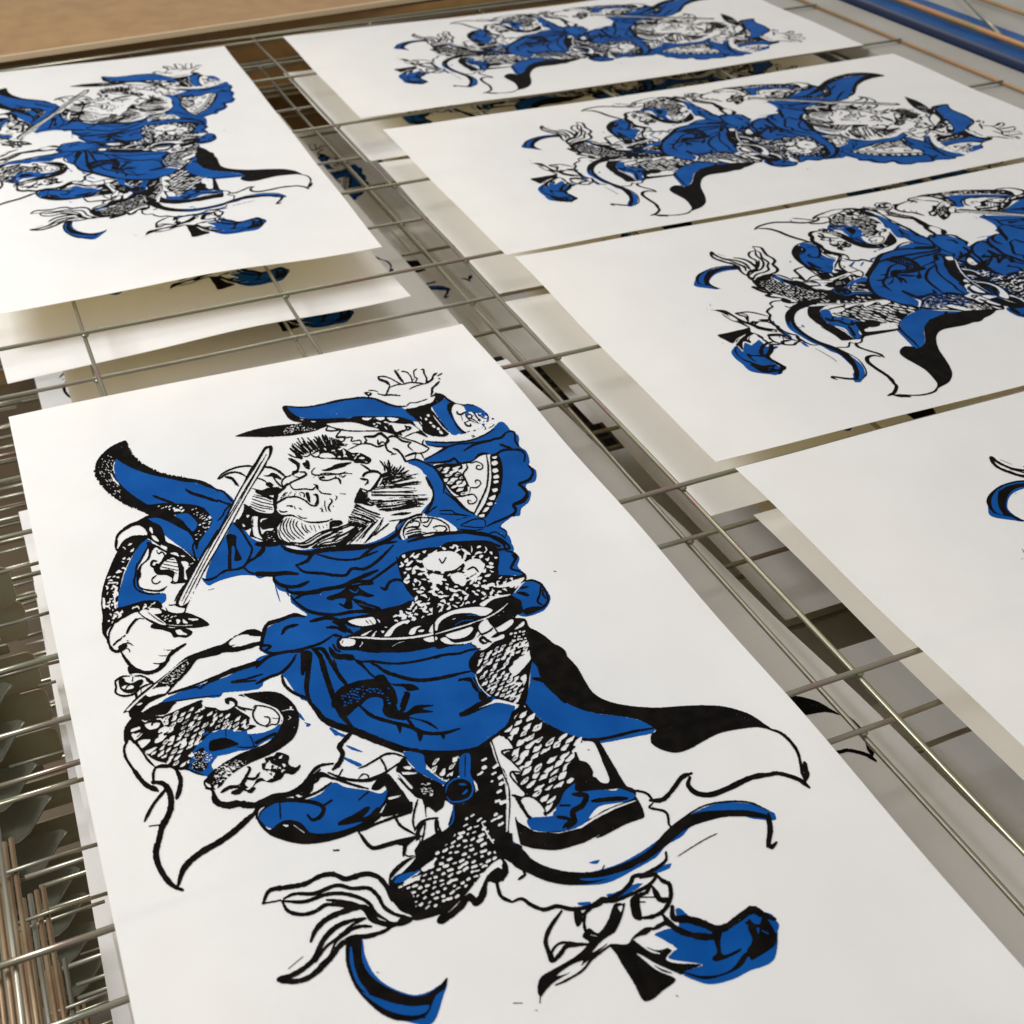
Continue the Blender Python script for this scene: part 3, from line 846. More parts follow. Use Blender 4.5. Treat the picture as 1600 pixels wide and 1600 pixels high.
k 26 1120 45 1060 70 1000 150 940 210 860 215
k 14 880 230 860 260 960 290 980 370 1000 380
k 14 770 150 840 170 880 215
k 14 1590 320 1600 400 1590 510
K 370 0 500 0 520 40 560 90 600 100 590 0 640 0 700 110 770 150 760 200 660 240 560 280 480 330 440 380 300 400 100 400 40 330 20 310 30 380 60 480 140 500 240 520 330 510 450 470 600 400 700 350 820 320 820 280 780 200 720 130 640 150 500 130 400 140 350 110 380 70
W 510 20 570 10 600 90 560 100 520 60
W 500 60 520 80 500 70
B 400 80 420 130 500 130 640 150 700 120 760 160 770 200 720 220 600 240 520 300 440 380 300 410 140 400 100 320 260 300 280 230 340 130
E 350 130 400 100 420 140 480 170 620 140 720 140 760 180 640 220 540 220 480 280 440 350 380 380 340 370 380 300 300 330 260 300 290 210
k 30 380 170 460 180 440 240 380 280 390 340 350 380
k 24 500 215 600 205 720 200
k 20 300 240 360 240
k 20 280 310 360 330 320 380
E 110 340 160 320 250 330 250 370 200 390 140 380
W 480 320 540 250 640 230 700 225 600 260 500 320
w 14 30 320 80 380 160 405 280 415 400 390 520 320 640 260 770 215
w 14 560 430 660 370 740 330 810 310
k 14 530 445 640 390 720 350 820 320
P 40 340 140 400 290 415 450 380 600 310 780 225 820 300 820 320 700 350 600 400 450 475 330 510 240 520 120 505 50 480
k 20 10 0 50 100 90 180
k 24 0 170 60 190 110 180 170 210 210 300
k 20 20 170 60 240 110 320
B 0 460 40 500 160 600 280 650 420 670 640 620 800 540 940 440 1060 340 1180 270 1320 230 1500 240 1600 280 1640 300 1640 340 1500 330 1400 300 1280 330 1120 380 1060 440 960 500 900 570 760 650 620 720 500 740 300 730 140 680 0 570
K 0 480 60 490 120 570 240 630 400 660 560 650 740 590 860 520 960 410 1060 330 1180 290 1300 280 1460 280 1600 310 1600 330 1480 320 1340 320 1200 350 1080 400 960 500 840 590 700 660 540 720 380 740 240 720 120 670 0 600
k 10 960 420 1080 320 1200 250 1340 225 1480 230 1600 280
E 420 700 560 690 740 640 820 590 760 640 600 700 480 715
k 16 70 650 80 670 40 700
k 14 560 650 575 620
W 60 500 120 520 200 600 140 580
k 24 960 540 960 590 900 640 820 680 760 690 740 730 680 790 600 830 560 830 500 870 380 890 280 870 200 890 120 860 60 820 0 840
B 900 640 990 610 980 640 900 670
B 590 800 640 790 760 740 820 730 740 790 620 830
B 410 850 490 845 480 865 420 865
W 780 710 870 680 900 680 840 730 780 730
k 20 800 700 900 680 860 740 790 780 720 810 640 840 560 850
k 24 900 680 940 720 980 740 990 820 950 900 880 940 800 950
K 740 830 790 800 800 880 810 960 760 950 740 890
k 30 880 760 900 800 930 840 980 830
k 20 780 810 840 790 860 750 880 760
k 14 800 850 830 850
k 18 800 820 900 820
k 24 310 900 240 1000 210 1080 230 1160 250 1210 300 1170 340 1120 420 1110 480 1110
k 14 260 1200 250 1150 300 1100 400 1100
K 390 900 430 900 440 960 410 1000 390 960
k 16 460 900 450 980 470 1040 540 1050
k 20 440 930 500 880 560 860
K 640 860 700 870 680 960 640 1040 600 1100 500 1190 400 1260 280 1330 220 1380 180 1430 160 1400 165 1340 190 1300 280 1250 400 1180 480 1100 440 1060 480 1010 540 1040 600 960
k 14 620 1110 500 1200 440 1270 340 1330 270 1360
W 280 1300 360 1240 440 1210 420 1250 340 1290
W 500 1160 560 1090 640 1040 610 1090 540 1140
W 660 880 690 870 680 910
w 10 490 1050 530 1060
k 10 175 1410 175 1470
k 22 700 870 700 860
K 610 1110 720 1110 760 1060 830 1010 880 1010 840 1050 770 1080 900 1150 1020 1120 960 1200 1020 1230 1180 1240 1080 1280 1060 1300 940 1280 860 1220 780 1170 900 1270 1020 1330 940 1400 880 1450 820 1460 760 1350 690 1240 650 1170
w 12 760 1080 860 1150 920 1170
w 12 780 1170 900 1240 1060 1310
w 10 800 1060 860 1090 940 1110
k 24 880 1020 960 980 980 1000
k 30 940 930 980 980 1060 1040 1160 1060 1250 1060
B 890 1060 960 1020 1040 1000 1020 900 1050 890 1120 950 1240 1000 1330 1010 1460 940 1500 910 1640 950 1640 1200 1480 1280 1380 1330 1260 1360 1180 1350 1060 1290 1190 1240 980 1200 1020 1130
W 850 1070 900 1060 1030 1140 1000 1150 930 1110
k 40 1000 880 1010 950 1100 960 1200 990 1270 1020 1330 1010 1420 950 1500 900 1560 930 1640 960
k 26 980 990 1060 1030 1160 1070 1250 1080
K 1250 1040 1310 1020 1300 1100 1320 1180 1430 1140 1420 1160 1340 1200 1270 1220 1250 1200 1280 1160
K 1440 1180 1480 1160 1440 1240 1360 1290 1220 1330 1120 1310 1060 1280 1180 1310 1300 1300 1380 1260
k 40 1470 1180 1520 1100 1500 1020 1480 970
K 1520 1080 1640 1040 1640 1120 1520 1200 1490 1210 1480 1160
k 20 1460 980 1520 1000 1580 1000
e 12 1560 1030 1600 1050
B -10 450 40 510 0 500
T 400 1200 4
B 10 290 60 230 160 190 280 190 400 150 480 80 560 110 700 130 780 150 830 110 820 180 760 260 680 330 580 370 440 400 300 410 150 380 60 350 20 320
K 0 290 20 340 80 400 180 440 290 460 420 450 540 420 640 380 740 330 810 260 770 270 840 200 960 280 980 200 1000 80 900 60 820 30 760 60 720 120 760 130 820 100 800 200 700 300 620 350 480 390 340 390 280 330 200 310 140 330 80 370 40 330
W 160 340 200 340 190 355
w 10 230 340 300 390
k 22 0 300 10 240 60 210 150 190 270 190 380 210 420 240 400 290 350 310 320 280
k 22 410 230 470 190
k 16 145 200 150 300
k 18 0 220 80 180 200 160 280 130 340 60 400 0
k 14 220 150 260 180 330 160 400 130 470 80
k 20 280 130 330 120 360 60 330 70
k 14 380 20 440 40 500 60 620 100 700 120
k 16 450 20 560 60 700 70 780 40 840 0
k 16 510 50 540 0
k 40 520 335 620 300 700 240
k 20 560 330 700 300 760 240
k 16 640 190 700 140
W 830 40 870 30 910 110 990 190 1040 210 1050 280 1060 310 1120 290 1180 230 1200 190 1200 250 1140 310 1060 330 1010 380 970 340 990 230 960 180 870 90
w 14 880 30 970 130
W 830 180 900 165 860 185
P 840 290 970 240 980 200 1000 190 1050 220 1060 300 1100 290 1170 240 1200 130 1170 90 1060 30 960 20 980 130 1010 190 900 180 830 190
K 980 120 1020 10 1100 20 1180 80 1180 200 1080 290 1050 210 1010 190
S 20 60 24 20 .7 1010 100 1110 90 1100 160 1020 160
k 22 640 390 700 470 740 490 860 460 980 430 1030 420
k 16 640 385 800 320 960 270
k 16 860 280 900 350 980 400
k 20 870 460 920 470 930 520
k 20 920 540 940 470 1000 420
W 950 500 1000 440 1010 450 990 500 940 530
k 24 1050 320 1010 400 1020 500
k 16 1120 320 1130 400 1150 380
K 830 670 870 610 940 560 1000 540 1100 430 1180 400 1240 230 1300 220 1350 170 1420 100 1400 0 1540 0 1580 150 1570 350 1600 400 1600 590 1540 570 1460 680 1380 770 1280 850 1180 900 1040 940 980 940 880 850 840 790
D -22 56 26 .85 900 720 1000 640 1100 560 1250 400 1340 270 1470 330 1510 540 1400 720 1260 800 1100 880 960 870 880 790
d -20 60 30 .8 1440 0 1530 10 1540 300 1440 240 1430 100
W 840 690 880 640 960 570 1000 550 940 620 880 670
B 850 720 860 670 1000 600 1120 430 1190 400 1210 320 1230 220 1180 150 1200 90 1170 100 1050 40 980 0 1060 0 1180 80 1270 60 1290 0 1370 0 1360 70 1370 130 1400 180 1370 130 1330 200 1260 220 1250 300 1230 390 1120 520 1100 580 1000 650 920 700
W 930 700 1030 660 1010 690 920 730
W 1030 620 1120 560 1100 610 1050 640
E 860 700 900 660 990 640 960 690 870 710
E 1000 10 1060 0 1180 80 1160 100
e 10 1180 150 1200 90 1260 70 1340 90 1350 150 1300 200 1240 210 1190 180 1180 150
e 12 1290 0 1290 60
e 10 1340 0 1340 60
e 12 1230 220 1230 320 1180 400
w 10 1410 340 1450 420 1490 480
W 1260 90 1300 90 1310 100 1270 105
W 1290 150 1330 130 1310 160
k 30 1490 480 1600 560
W 1540 0 1570 150 1590 300 1570 400 1560 390 1575 260 1550 100
B 1540 410 1600 450 1640 500 1600 530 1550 500
k 24 1600 500 1500 480 1540 570
k 30 1540 570 1560 640 1540 700
K 1460 640 1510 620 1560 660 1540 700 1500 720 1460 700
k 20 1520 600 1540 560
k 20 1500 700 1530 800 1600 840
k 40 1500 700 1430 700 1420 780 1380 840 1330 800 1280 860 1190 930 1150 950 1190 890
W 1450 620 1520 570 1540 600 1480 640 1440 680 1380 800 1330 780 1200 900 1250 860
k 28 40 830 80 750 180 730 300 710 400 660 480 650 560 680 680 650 760 670 820 740 860 830 930 900
k 22 170 800 240 770 360 770 500 720 600 740 700 740 760 790 800 860 880 910 970 920
k 22 160 815 300 820 420 780 520 770 620 790 700 830 750 900 830 950
k 18 40 830 150 810
k 22 160 820 200 880 290 900 370 880 440 840 560 850 640 860
k 22 440 810 520 820 620 840 680 880 720 940 800 970
k 14 700 890 760 940 850 970
k 30 340 1070 370 1000 440 930 560 880 680 860 760 950 860 970 940 940
k 30 860 970 800 1010 700 1040 600 1050 520 1100 460 1180 400 1240 320 1300 240 1320 140 1310 200 1290 280 1250 360 1180 420 1060 500 980 600 940 680 930
k 16 370 1200 430 1110 520 1040 600 970 680 930
k 14 390 1220 460 1160 500 1070 600 1000
k 20 520 1030 640 980 720 980
k 8 200 1240 290 1165
K 840 780 960 760 1000 900 960 960 880 980 900 930 960 920 900 880 860 830
w 12 850 830 900 890 970 920
B 560 1100 600 1060 660 1050 680 1160 740 1280 840 1360 980 1410 1080 1390 1190 1330 1170 1420 1100 1590 960 1580 820 1530 700 1450 620 1320 570 1200
K 560 1110 570 1060 650 1040 660 1180 700 1270 780 1340 880 1390 980 1420 1060 1410 1140 1360 1195 1305 1180 1370 1120 1420 1070 1530 980 1570 860 1560 740 1490 640 1380 590 1280 560 1200
E 660 1390 740 1420 860 1460 980 1480 1080 1475 1060 1520 980 1540 860 1520 760 1470
e 20 590 1110 600 1220 640 1330 700 1400
k 10 560 1110 570 1220 620 1350 700 1450 800 1530 900 1565 1060 1550
k 8 480 505 500 500 520 500
T 0 1200 4
k 14 960 0 950 90
k 28 1100 0 1125 60 1120 120 1100 180
k 28 830 0 900 90 980 130
k 34 950 80 1020 90 1060 150 1065 230 1040 300 1010 350 990 430 970 510 985 590 1030 670 1080 720 1135 745
k 18 1030 130 960 210 900 320
k 14 930 350 1010 340
k 34 1110 710 1140 620 1190 560 1270 500 1360 450 1460 380 1540 310 1600 260
k 36 1330 140 1350 200 1420 220 1480 210 1560 220 1620 215
T 0 800 4
k 40 1640 760 1560 750 1480 790 1400 840 1330 870
W 1430 810 1480 770 1540 760 1560 770 1500 810 1440 830
k 26 1300 880 1400 860 1500 850 1640 810
B 1020 1170 1200 1090 1400 1030 1540 960 1640 930 1640 1080 1560 1110 1340 1130 1100 1180
k 26 1640 930 1540 960 1420 1000 1300 1060
k 12 1640 1010 1540 1040 1450 1060 1600 1050

T 660 760 8
k 22 280 60 420 170 500 250 640 330
k 24 1240 0 1300 80 1240 160 1140 210 1170 280 1120 340 1000 400 900 440 800 490
k 14 60 330 140 260 180 240
k 14 210 290 360 290 420 330 560 350
k 12 200 330 420 340 600 360
k 14 420 410 560 370
k 14 480 470 640 400 760 400 790 450 780 490
k 12 480 480 640 500 780 500
k 12 430 520 640 540 760 520
k 16 420 560 640 580 800 600
k 14 800 600 900 560 1000 610 1040 650
k 12 960 500 1050 560 1040 620
K 700 360 800 180 920 60 980 40 900 200 820 340 780 380
W 790 250 840 250 800 300 750 310
W 700 350 770 330 770 370 720 370
W 830 130 910 90 900 150 860 160
W 800 200 860 180 880 210 830 230
k 18 0 560 60 575
T 500 700 8
K 430 640 500 490 540 540 600 545 600 600 680 680 640 720 520 690 430 680
K 780 420 830 370 890 370 870 420 800 460
S 0 60 30 14 .5 520 580 640 620 660 700 560 680
F 8 12 840 270 860 400 800 150 1050 240
F 9 9 700 700 800 780 1180 640 1290 700
f 8 7 560 560 700 740 1100 520 1200 660
f 5 7 760 380 850 500 1100 330 1200 430
F 6 10 760 340 840 440 960 220 1270 400
F 7 9 840 400 880 500 1080 300 1260 440
F 6 10 640 500 640 590 1130 470 1360 600
F 10 9 640 640 740 770 1370 610 1270 720
f 3 7 700 640 760 740 1100 600 1100 690
K 880 830 1000 795 1140 795 1060 825 960 830
k 12 860 905 960 890 1100 870
F 12 19 440 690 340 940 790 840 560 975
K 350 850 440 860 500 930 440 930
f 5 8 460 740 360 900 760 860 560 950
F 7 12 560 970 420 920 240 1190 -20 1060
F 5 13 790 860 560 970 540 1190 320 1190
K 250 1180 330 1090 440 980 480 1040 400 1110 340 1180
F 8 12 860 930 720 1050 790 990 670 1085
w 10 440 1190 540 1120 650 1040 760 900
k 12 540 1190 640 1100 740 980 790 860
k 16 500 375 540 390 590 390 600 410 570 440
k 14 555 460 590 440
k 20 540 350 580 310 640 290 720 295 760 320 750 370 720 420 700 470 650 510 600 530 520 500
T 340 560 8
F 13 24 1040 1210 1400 1080 890 1110 1330 930
F 5 18 1400 1080 1580 1070 1390 960 1510 1000
T 720 1100 8
N -24 165 92 .7 1 690 170 790 50 880 130 1000 240 1200 360 1380 430 1520 490 1450 620 1480 740 1340 800 1360 900 1440 970 1300 1100 1220 1260 1080 1390 1020 1300 860 1160 740 1000 640 850 540 640 660 560 530 400 600 300
K 120 640 340 480 390 560 520 900 560 1100 560 1640 380 1640 300 1400 240 1200 200 1000 130 900
d -25 120 60 .35 220 560 360 500 500 880 540 1300 530 1500 420 1500 360 1200 240 900 200 700
W 400 430 490 400 620 500 650 570 560 575 510 600 520 640 640 720 750 850 640 850 620 900 700 1000 800 1130 760 1160 650 1130 640 1170 760 1330 800 1400 680 1420 680 1600 600 1600 620 1200 600 1000 520 780 400 520
k 20 500 380 600 450 660 560 560 580 510 600 540 640 640 720 760 850
k 20 760 860 640 850 620 900 700 1000 820 1130
k 26 820 1140 820 1210 740 1180 640 1140
k 26 700 1200 800 1350 880 1420
W 760 1200 860 1170 960 1230 1040 1340 980 1400 860 1400
k 20 840 1160 940 1190 1020 1270 1060 1360
w 24 370 480 440 680 520 840 580 1000 580 1300 570 1600
k 14 390 470 460 700 530 880 600 1050 610 1300 590 1600
B 1160 1360 1340 1320 1340 1460 1200 1500
k 26 0 600 160 570 360 450 540 330 680 210 780 40
T 560 1140 8
N -28 130 90 .7 1 810 320 1040 330 1250 350 1260 560 1110 620 1000 560 860 440
K 470 480 560 340 640 430 760 540 1050 680 1060 760 1080 860 1010 900 960 1020 860 950 800 860 700 830 640 740 500 560
S 0 60 40 20 .6 760 660 900 640 960 760 900 820 780 780
E 1050 690 1060 600 1000 600 560 280 800 300 840 420 1000 600 1100 640 1130 600 1140 700
K 1070 700 1140 620 1260 590 1390 620 1460 720 1430 850 1330 910 1180 930 1080 860 1050 780
e 22 1090 780 1110 690 1190 620 1300 600 1400 650 1430 740 1390 840 1280 890 1160 890 1100 830
W 1250 670 1320 665 1350 690 1280 690
W 1290 800 1350 740 1370 760 1320 805
K 330 680 400 560 560 780 640 890 670 990 430 1050 280 1060 350 900 370 760
W 400 560 440 550 640 760 730 840 800 870 820 1080 840 1110 760 1160 700 1220 690 1050 740 900 640 880 560 760
W 480 530 510 530 680 710 650 725
W 850 960 900 970 1000 1030 1120 880 1140 920 1080 1100 1000 1080 860 1090
W 370 830 530 805 500 830 380 860
W 560 450 660 450 650 490 580 480
W 540 515 740 530 660 550 560 550
k 24 740 860 700 1000 680 1130 700 1230
k 24 700 1250 760 1160 850 1110 1000 1090
k 20 430 1060 540 1200 680 1280 760 1320
k 24 0 1260 60 1360 160 1450 400 1390 760 1310
k 20 840 1120 820 1260 780 1440
k 24 980 1100 1000 1200 1040 1290
K 700 1420 800 1380 960 1290 1060 1260 1180 1180 1180 1340 900 1560 740 1620
W 600 1500 640 1430 760 1360 740 1430 650 1540
k 16 580 1400 560 1480 600 1560 700 1560
T 820 1120 8
K 850 310 920 310 1050 520 1200 780 1280 900 1370 980 1180 910 1050 890 1060 760 980 580 900 400
W 640 360 840 325 900 400 980 600 1055 790 1040 840 960 840 900 780 850 760 800 600 700 560 660 500
K 530 620 640 560 780 590 850 700 850 760 960 860 1060 880 1280 900 1100 920 900 930 640 940 630 800 540 740
k 10 770 425 810 430
T 560 1140 8
B 1060 720 1110 640 1220 590 1340 600 1440 670 1460 760 1420 850 1320 910 1180 920 1080 860
B 1270 320 1400 300 1390 590 1260 580
E 1275 330 1395 310 1385 575 1265 570
k 20 1335 320 1330 580
k 22 0 470 100 430 240 350 330 300 440 290 540 320 600 345
k 22 270 340 330 440 350 520
k 20 0 620 120 600 240 560 350 510 600 350
k 16 0 590 60 540 120 560 120 600
k 20 720 540 860 600 1040 680
T 320 1080 8
k 16 600 200 640 170 780 190 870 230 930 310 900 400 830 405 770 440
k 20 645 180 600 260 610 330 660 390 750 430
k 16 0 190 130 210 190 240 290 230 360 190 400 150
k 20 30 1060 -10 1120 20 1180 100 1200
Z 10 60 22 .6 140 960 300 870 440 860 420 940 280 1060 180 1160 100 1130
Z -20 70 24 .5 700 880 960 780 1020 900 960 1000 760 1060
T 660 760 8
Z -15 80 24 .7 660 1140 1200 1130 1000 1260 820 1340 700 1300
Z -10 80 22 .7 180 760 400 720 760 740 560 860 300 860
T 500 560 8
Z -5 70 18 .6 640 760 860 760 900 860 740 880
T 660 600 8
S 0 40 30 26 .7 180 590 420 640 700 560 880 420 900 480 760 600 420 700 160 650
T 140 800 8
Z -20 80 22 .7 340 1230 640 1130 860 1130 760 1190 560 1200 380 1340
Z -20 60 16 .6 900 420 1040 500 1300 600 1240 760 1160 560 1000 500
T 500 700 8
B 1090 140 1200 135 1350 200 1500 280 1560 440 1600 640 1600 800 1320 830 1400 700 1415 560 1345 360 1240 240 1110 180
k 22 1060 160 1180 130 1260 150 1340 190 1430 240 1500 340 1550 440 1540 560
k 16 1330 350 1380 440 1415 560 1400 680 1340 760 1290 810
T 660 600 8
K 0 290 100 290 330 590 280 640 180 640 60 610 0 560
D 40 70 44 1.0 0 340 40 340 290 580 240 610 0 400
w 12 130 370 240 510 330 600
E 540 290 620 250 760 310 830 440 780 490 700 480 560 400
S 0 60 30 30 .8 560 340 700 330 800 430 780 480 700 470 600 420
k 14 560 350 620 380 600 420
k 14 640 340 680 400 720 450
k 12 700 360 740 400 790 420
k 12 560 400 640 430 700 480
T 0 0 1
K 624 868 660 856 720 852 770 852 780 872 762 930 700 942 650 936 628 905
Z -10 13 4.6 .95 624 868 660 856 720 852 770 852 780 872 762 930 700 942 650 936 628 905
W 660 874 680 862 700 860 718 866 722 884 700 892 680 891 665 886
W 726 880 745 872 757 884 748 900 735 906
W 672 896 692 900 684 912 672 908
W 704 898 722 895 728 908 712 912
k 1.8 686 872 691 879 697 870
k 2 666 889 690 897 712 890 724 880
k 2.4 730 890 740 886 748 894
k 1.6 734 902 744 896
T 0 0 1
P 413 700 418 697 425 697 426 702 417 722 386 775 364 816 341 857 318 895 297 935 291 950 277 947 277 938 296 900 318 862 340 832 374 766 396 730
W 414 704 420 700 419 714 386 772 364 812 341 853 318 891 295 938 283 946 279 940 299 901 321 863 343 833 376 767 399 731
k 1.3 416 710 381 773 341 842 311 896 286 944
k 1.2 408 722 372 784 334 845 304 900 284 938
k 1.6 428 1148 440 1160
B 430 870 441 895 437 880
B 428 905 438 940 432 925
B 445 910 452 930 447 925
B 462 1108 470 1115 476 1125 466 1118
B 480 1130 484 1133 478 1134
B 515 1135 530 1144 524 1148
B 535 1180 565 1192 560 1196 540 1186
k 2 865 893 869 894
k 2 1056 1557 1059 1559
k 2.2 802 1567 816 1567
k 1.6 836 1578 840 1579
k 2 520 1324 526 1326
k 1.6 758 1272 762 1273
k 1.6 588 1516 592 1518
k 1.4 326 921 334 919
B 920 1350 936 1346 932 1352
k 1.4 1058 1342 1080 1328 1100 1316 1120 1306
"""
AX0,AY0,AX1,AY1,ASC=130,555,1290,1625,2.0
def _cr(P,closed,n=6):
    P=np.asarray(P,float)
    if len(P)<3: return P
    Q=np.vstack([P[-1],P,P[0],P[1]]) if closed else np.vstack([2*P[0]-P[1],P,2*P[-1]-P[-2]])
    out=[];m=len(P) if closed else len(P)-1
    for i in range(m):
        a,b,c,d=Q[i:i+4]
        # centripetal-ish: limit tangents
        lb=np.linalg.norm(c-b)+1e-9
        t1=(c-a)*.5;t2=(d-b)*.5
        for t in (t1,t2):
            l=np.linalg.norm(t)
            if l>lb: t*=lb/l
        s=np.linspace(0,1,n,endpoint=False)[:,None]
        out.append((2*s**3-3*s**2+1)*b+(s**3-2*s**2+s)*t1+(-2*s**3+3*s**2)*c+(s**3-s**2)*t2)
    r=np.vstack(out)
    return r if closed else np.vstack([r,P[-1]])
class Art:
    def __init__(s,txt):
        s.H=int((AY1-AY0)*ASC);s.W=int((AX1-AX0)*ASC)
        s.K=np.zeros((s.H,s.W),np.uint8);s.B=np.zeros((s.H,s.W),np.uint8)
        s.rng=np.random.default_rng(7);s.run(txt)
    def fill(s,P):
        x0=max(int(P[:,0].min())-1,0);x1=min(int(P[:,0].max())+2,s.W);y0=max(int(P[:,1].min()),0);y1=min(int(P[:,1].max())+2,s.H)
        if x1<=x0 or y1<=y0: return None
        m=np.zeros((y1-y0,x1-x0+1),np.int32)
        A=P;Bq=np.roll(P,-1,0)
        for (ax,ay),(bx,by) in zip(A,Bq):
            if ay==by: continue
            if ay>by: ax,ay,bx,by=bx,by,ax,ay
            r=np.arange(max(int(np.ceil(ay-.5)),y0),min(int(np.ceil(by-.5)),y1))
            if not len(r): continue
            xs=ax+(r+.5-ay)*(bx-ax)/(by-ay)
            c=np.clip(np.ceil(xs-.5).astype(int)-x0,0,x1-x0)
            np.add.at(m,(r-y0,c),1)
        m=(np.cumsum(m,1)%2)[:,:-1].astype(bool)
        return (y0,y1,x0,x1,m)
    def put(s,cv,f,v):
        if f is None: return
        y0,y1,x0,x1,m=f; cv[y0:y1,x0:x1][m]=v
    def stroke(s,cvs,P,w,v,taper=True,rough=.12):
        P=_cr(P,False,6);d=np.r_[0,np.cumsum(np.hypot(*np.diff(P,axis=0).T))];L=d[-1]+1e-6
        t=d/L; wd=np.full(len(P),max(w*1.12,2.8)/2.)
        if taper: wd*=np.clip(.5+np.minimum(t,1-t)*min(L/w,8)*.45,0.5,1)
        wd*=1+rough*s.rng.standard_normal(len(P))*.6
        for i in range(len(P)-1):
            a,b=P[i],P[i+1];R=max(wd[i],wd[i+1])+1
            x0=max(int(min(a[0],b[0])-R),0);x1=min(int(max(a[0],b[0])+R)+2,s.W);y0=max(int(min(a[1],b[1])-R),0);y1=min(int(max(a[1],b[1])+R)+2,s.H)
            if x1<=x0 or y1<=y0: continue
            Y,X=np.mgrid[y0:y1,x0:x1]+.5
            ab=b-a;q=ab@ab+1e-9
            tt=np.clip(((X-a[0])*ab[0]+(Y-a[1])*ab[1])/q,0,1)
            dd=np.hypot(X-a[0]-tt*ab[0],Y-a[1]-tt*ab[1])
            m=dd<=wd[i]+(wd[i+1]-wd[i])*tt
            for cv in cvs: cv[y0:y1,x0:x1][m]=v
    def cells(s,P,ang,px,py,jit=.12):
        c=P.mean(0);a=np.radians(ang);R=np.array([[np.cos(a),-np.sin(a)],[np.sin(a),np.cos(a)]])
        Q=(P-c)@R;lo=Q.min(0);hi=Q.max(0);out=[]
        r=0;y=lo[1]
        while y<hi[1]:
            x=lo[0]+(r%2)*px/2
            while x<hi[0]:
                out.append(np.array([x,y])+s.rng.uniform(-jit,jit,2)*[px,py]);x+=px
            y+=py;r+=1
        out=np.array(out);W=out@R.T+c
        f=s.fill(P)
        if f is None: return [],R
        y0,y1,x0,x1,m=f;keep=[]
        for q in W:
            i,j=int(q[1])-y0,int(q[0])-x0
            if 0<=i<m.shape[0] and 0<=j<m.shape[1] and m[i,j]: keep.append(q)
        return keep,R
    def run(s,txt):
        ox=oy=0;sc=4
        for ln in txt.strip().split('\n'):
            t=ln.split()
            if len(t)<2: continue
            op=t[0]
            if op=='h': continue
            v=[float(x) for x in t[1:]]
            if op=='T': ox,oy,sc=v;continue
            n={'k':1,'u':1,'w':1,'e':1,'r':1,'S':5,'D':4,'d':4,'N':5,'F':2,'f':2,'Z':4,'z':4}.get(op,0)
            pr=v[:n];q=v[n:]
            if len(q)%2: q=q[:-1]
            f=ASC/sc
            P=(np.array(q).reshape(-1,2)/sc+[ox-AX0,oy-AY0])*ASC
            if op in 'BbKEW':
                F=s.fill(_cr(P,True,7))
                if op=='B': s.put(s.B,F,1)
                if op=='b': s.put(s.B,F,0)
                if op=='K': s.put(s.K,F,1)
                if op in 'EW': s.put(s.K,F,0)
                if op=='W': s.put(s.B,F,0)
            elif op=='P': s.put(s.K,s.fill(P),1)
            elif op=='k': s.stroke([s.K],P,pr[0]*f,1)
            elif op=='u': s.stroke([s.K],P,pr[0]*f,1,False)
            elif op=='e': s.stroke([s.K],P,pr[0]*f,0)
            elif op=='w': s.stroke([s.K,s.B],P,pr[0]*f,0)
            elif op in 'Zz':
                ang,pi,wi,de=pr
                pts,R=s.cells(P,ang,pi*f,pi*f*.52,.28)
                for c in pts:
                    if s.rng.random()>de: continue
                    a=s.rng.normal(0,.55);L=pi*f*s.rng.uniform(.3,.95);d1=R@np.array([np.cos(a),np.sin(a)])*L/2
                    a2=a+s.rng.normal(0,.9);d2=R@np.array([np.cos(a2),np.sin(a2)])*L/2
                    s.stroke([s.K,s.B] if op=='Z' else [s.K],np.array([c-d1,c,c+d2]),wi*f*s.rng.uniform(.45,1.25),0,True,.3)
            elif op in 'Ff':
                n=int(pr[0])
                for i in range(n):
                    t=(i+s.rng.uniform(-.3,.3))/max(n-1,1);a=P[0]*(1-t)+P[1]*t;b=P[2]*(1-t)+P[3]*t
                    b=a+(b-a)*s.rng.uniform(.84,1.05);m=(a+b)/2+np.array([-(b-a)[1],(b-a)[0]])*s.rng.uniform(-.05,.05)
                    s.stroke([s.K] if op=='F' else [s.K,s.B],np.array([a,m,b]),pr[1]*f*s.rng.uniform(.6,1.3),int(op=='F'))
            elif op=='r':
                Q=_cr(P,False,6);d=np.r_[0,np.cumsum(np.hypot(*np.diff(Q,axis=0).T))]
                for u in np.arange(0,d[-1],5.):
                    c=np.array([np.interp(u,d,Q[:,0]),np.interp(u,d,Q[:,1])])
                    g=s.rng.standard_normal(2);g/=np.linalg.norm(g)
                    s.stroke([s.K],np.array([c,c+g*pr[0]*f*.5*s.rng.random()]),2.2,int(s.rng.random()<.6),False)
            elif op=='S':
                ang,pi,le,wi,de=pr
                pts,R=s.cells(P,ang,pi*f*.55,pi*f*.35,.4)
                for c in pts:
                    if s.rng.random()>de: continue
                    l=le*f*s.rng.uniform(.3,1.1);dv=R@np.array([l/2,s.rng.uniform(-.2,.2)*l])
                    s.stroke([s.K,s.B],np.array([c-dv,c+dv]),wi*f*s.rng.uniform(.3,.7),0,False)
            elif op in 'Dd':
                ang,pi,wi,co=pr
                pts,R=s.cells(P,ang,pi*f*.9,wi*f*1.25,.22)
                for c in pts:
                    if s.rng.random()>.55+co*.45: continue
                    l=pi*f*.42*s.rng.uniform(.3,1.25);dv=R@np.array([l/2,s.rng.uniform(-.3,.2)*l*.5])
                    s.stroke([s.K,s.B] if op=='d' else [s.K],np.array([c-dv,c+s.rng.uniform(-.1,.1,2)*l,c+dv]),wi*f*.62*s.rng.uniform(.6,1.15),0,False)
            elif op=='N':
                ang,px,py,fr,seed=pr
                F=s.fill(_cr(P,True,7));s.put(s.K,F,1)
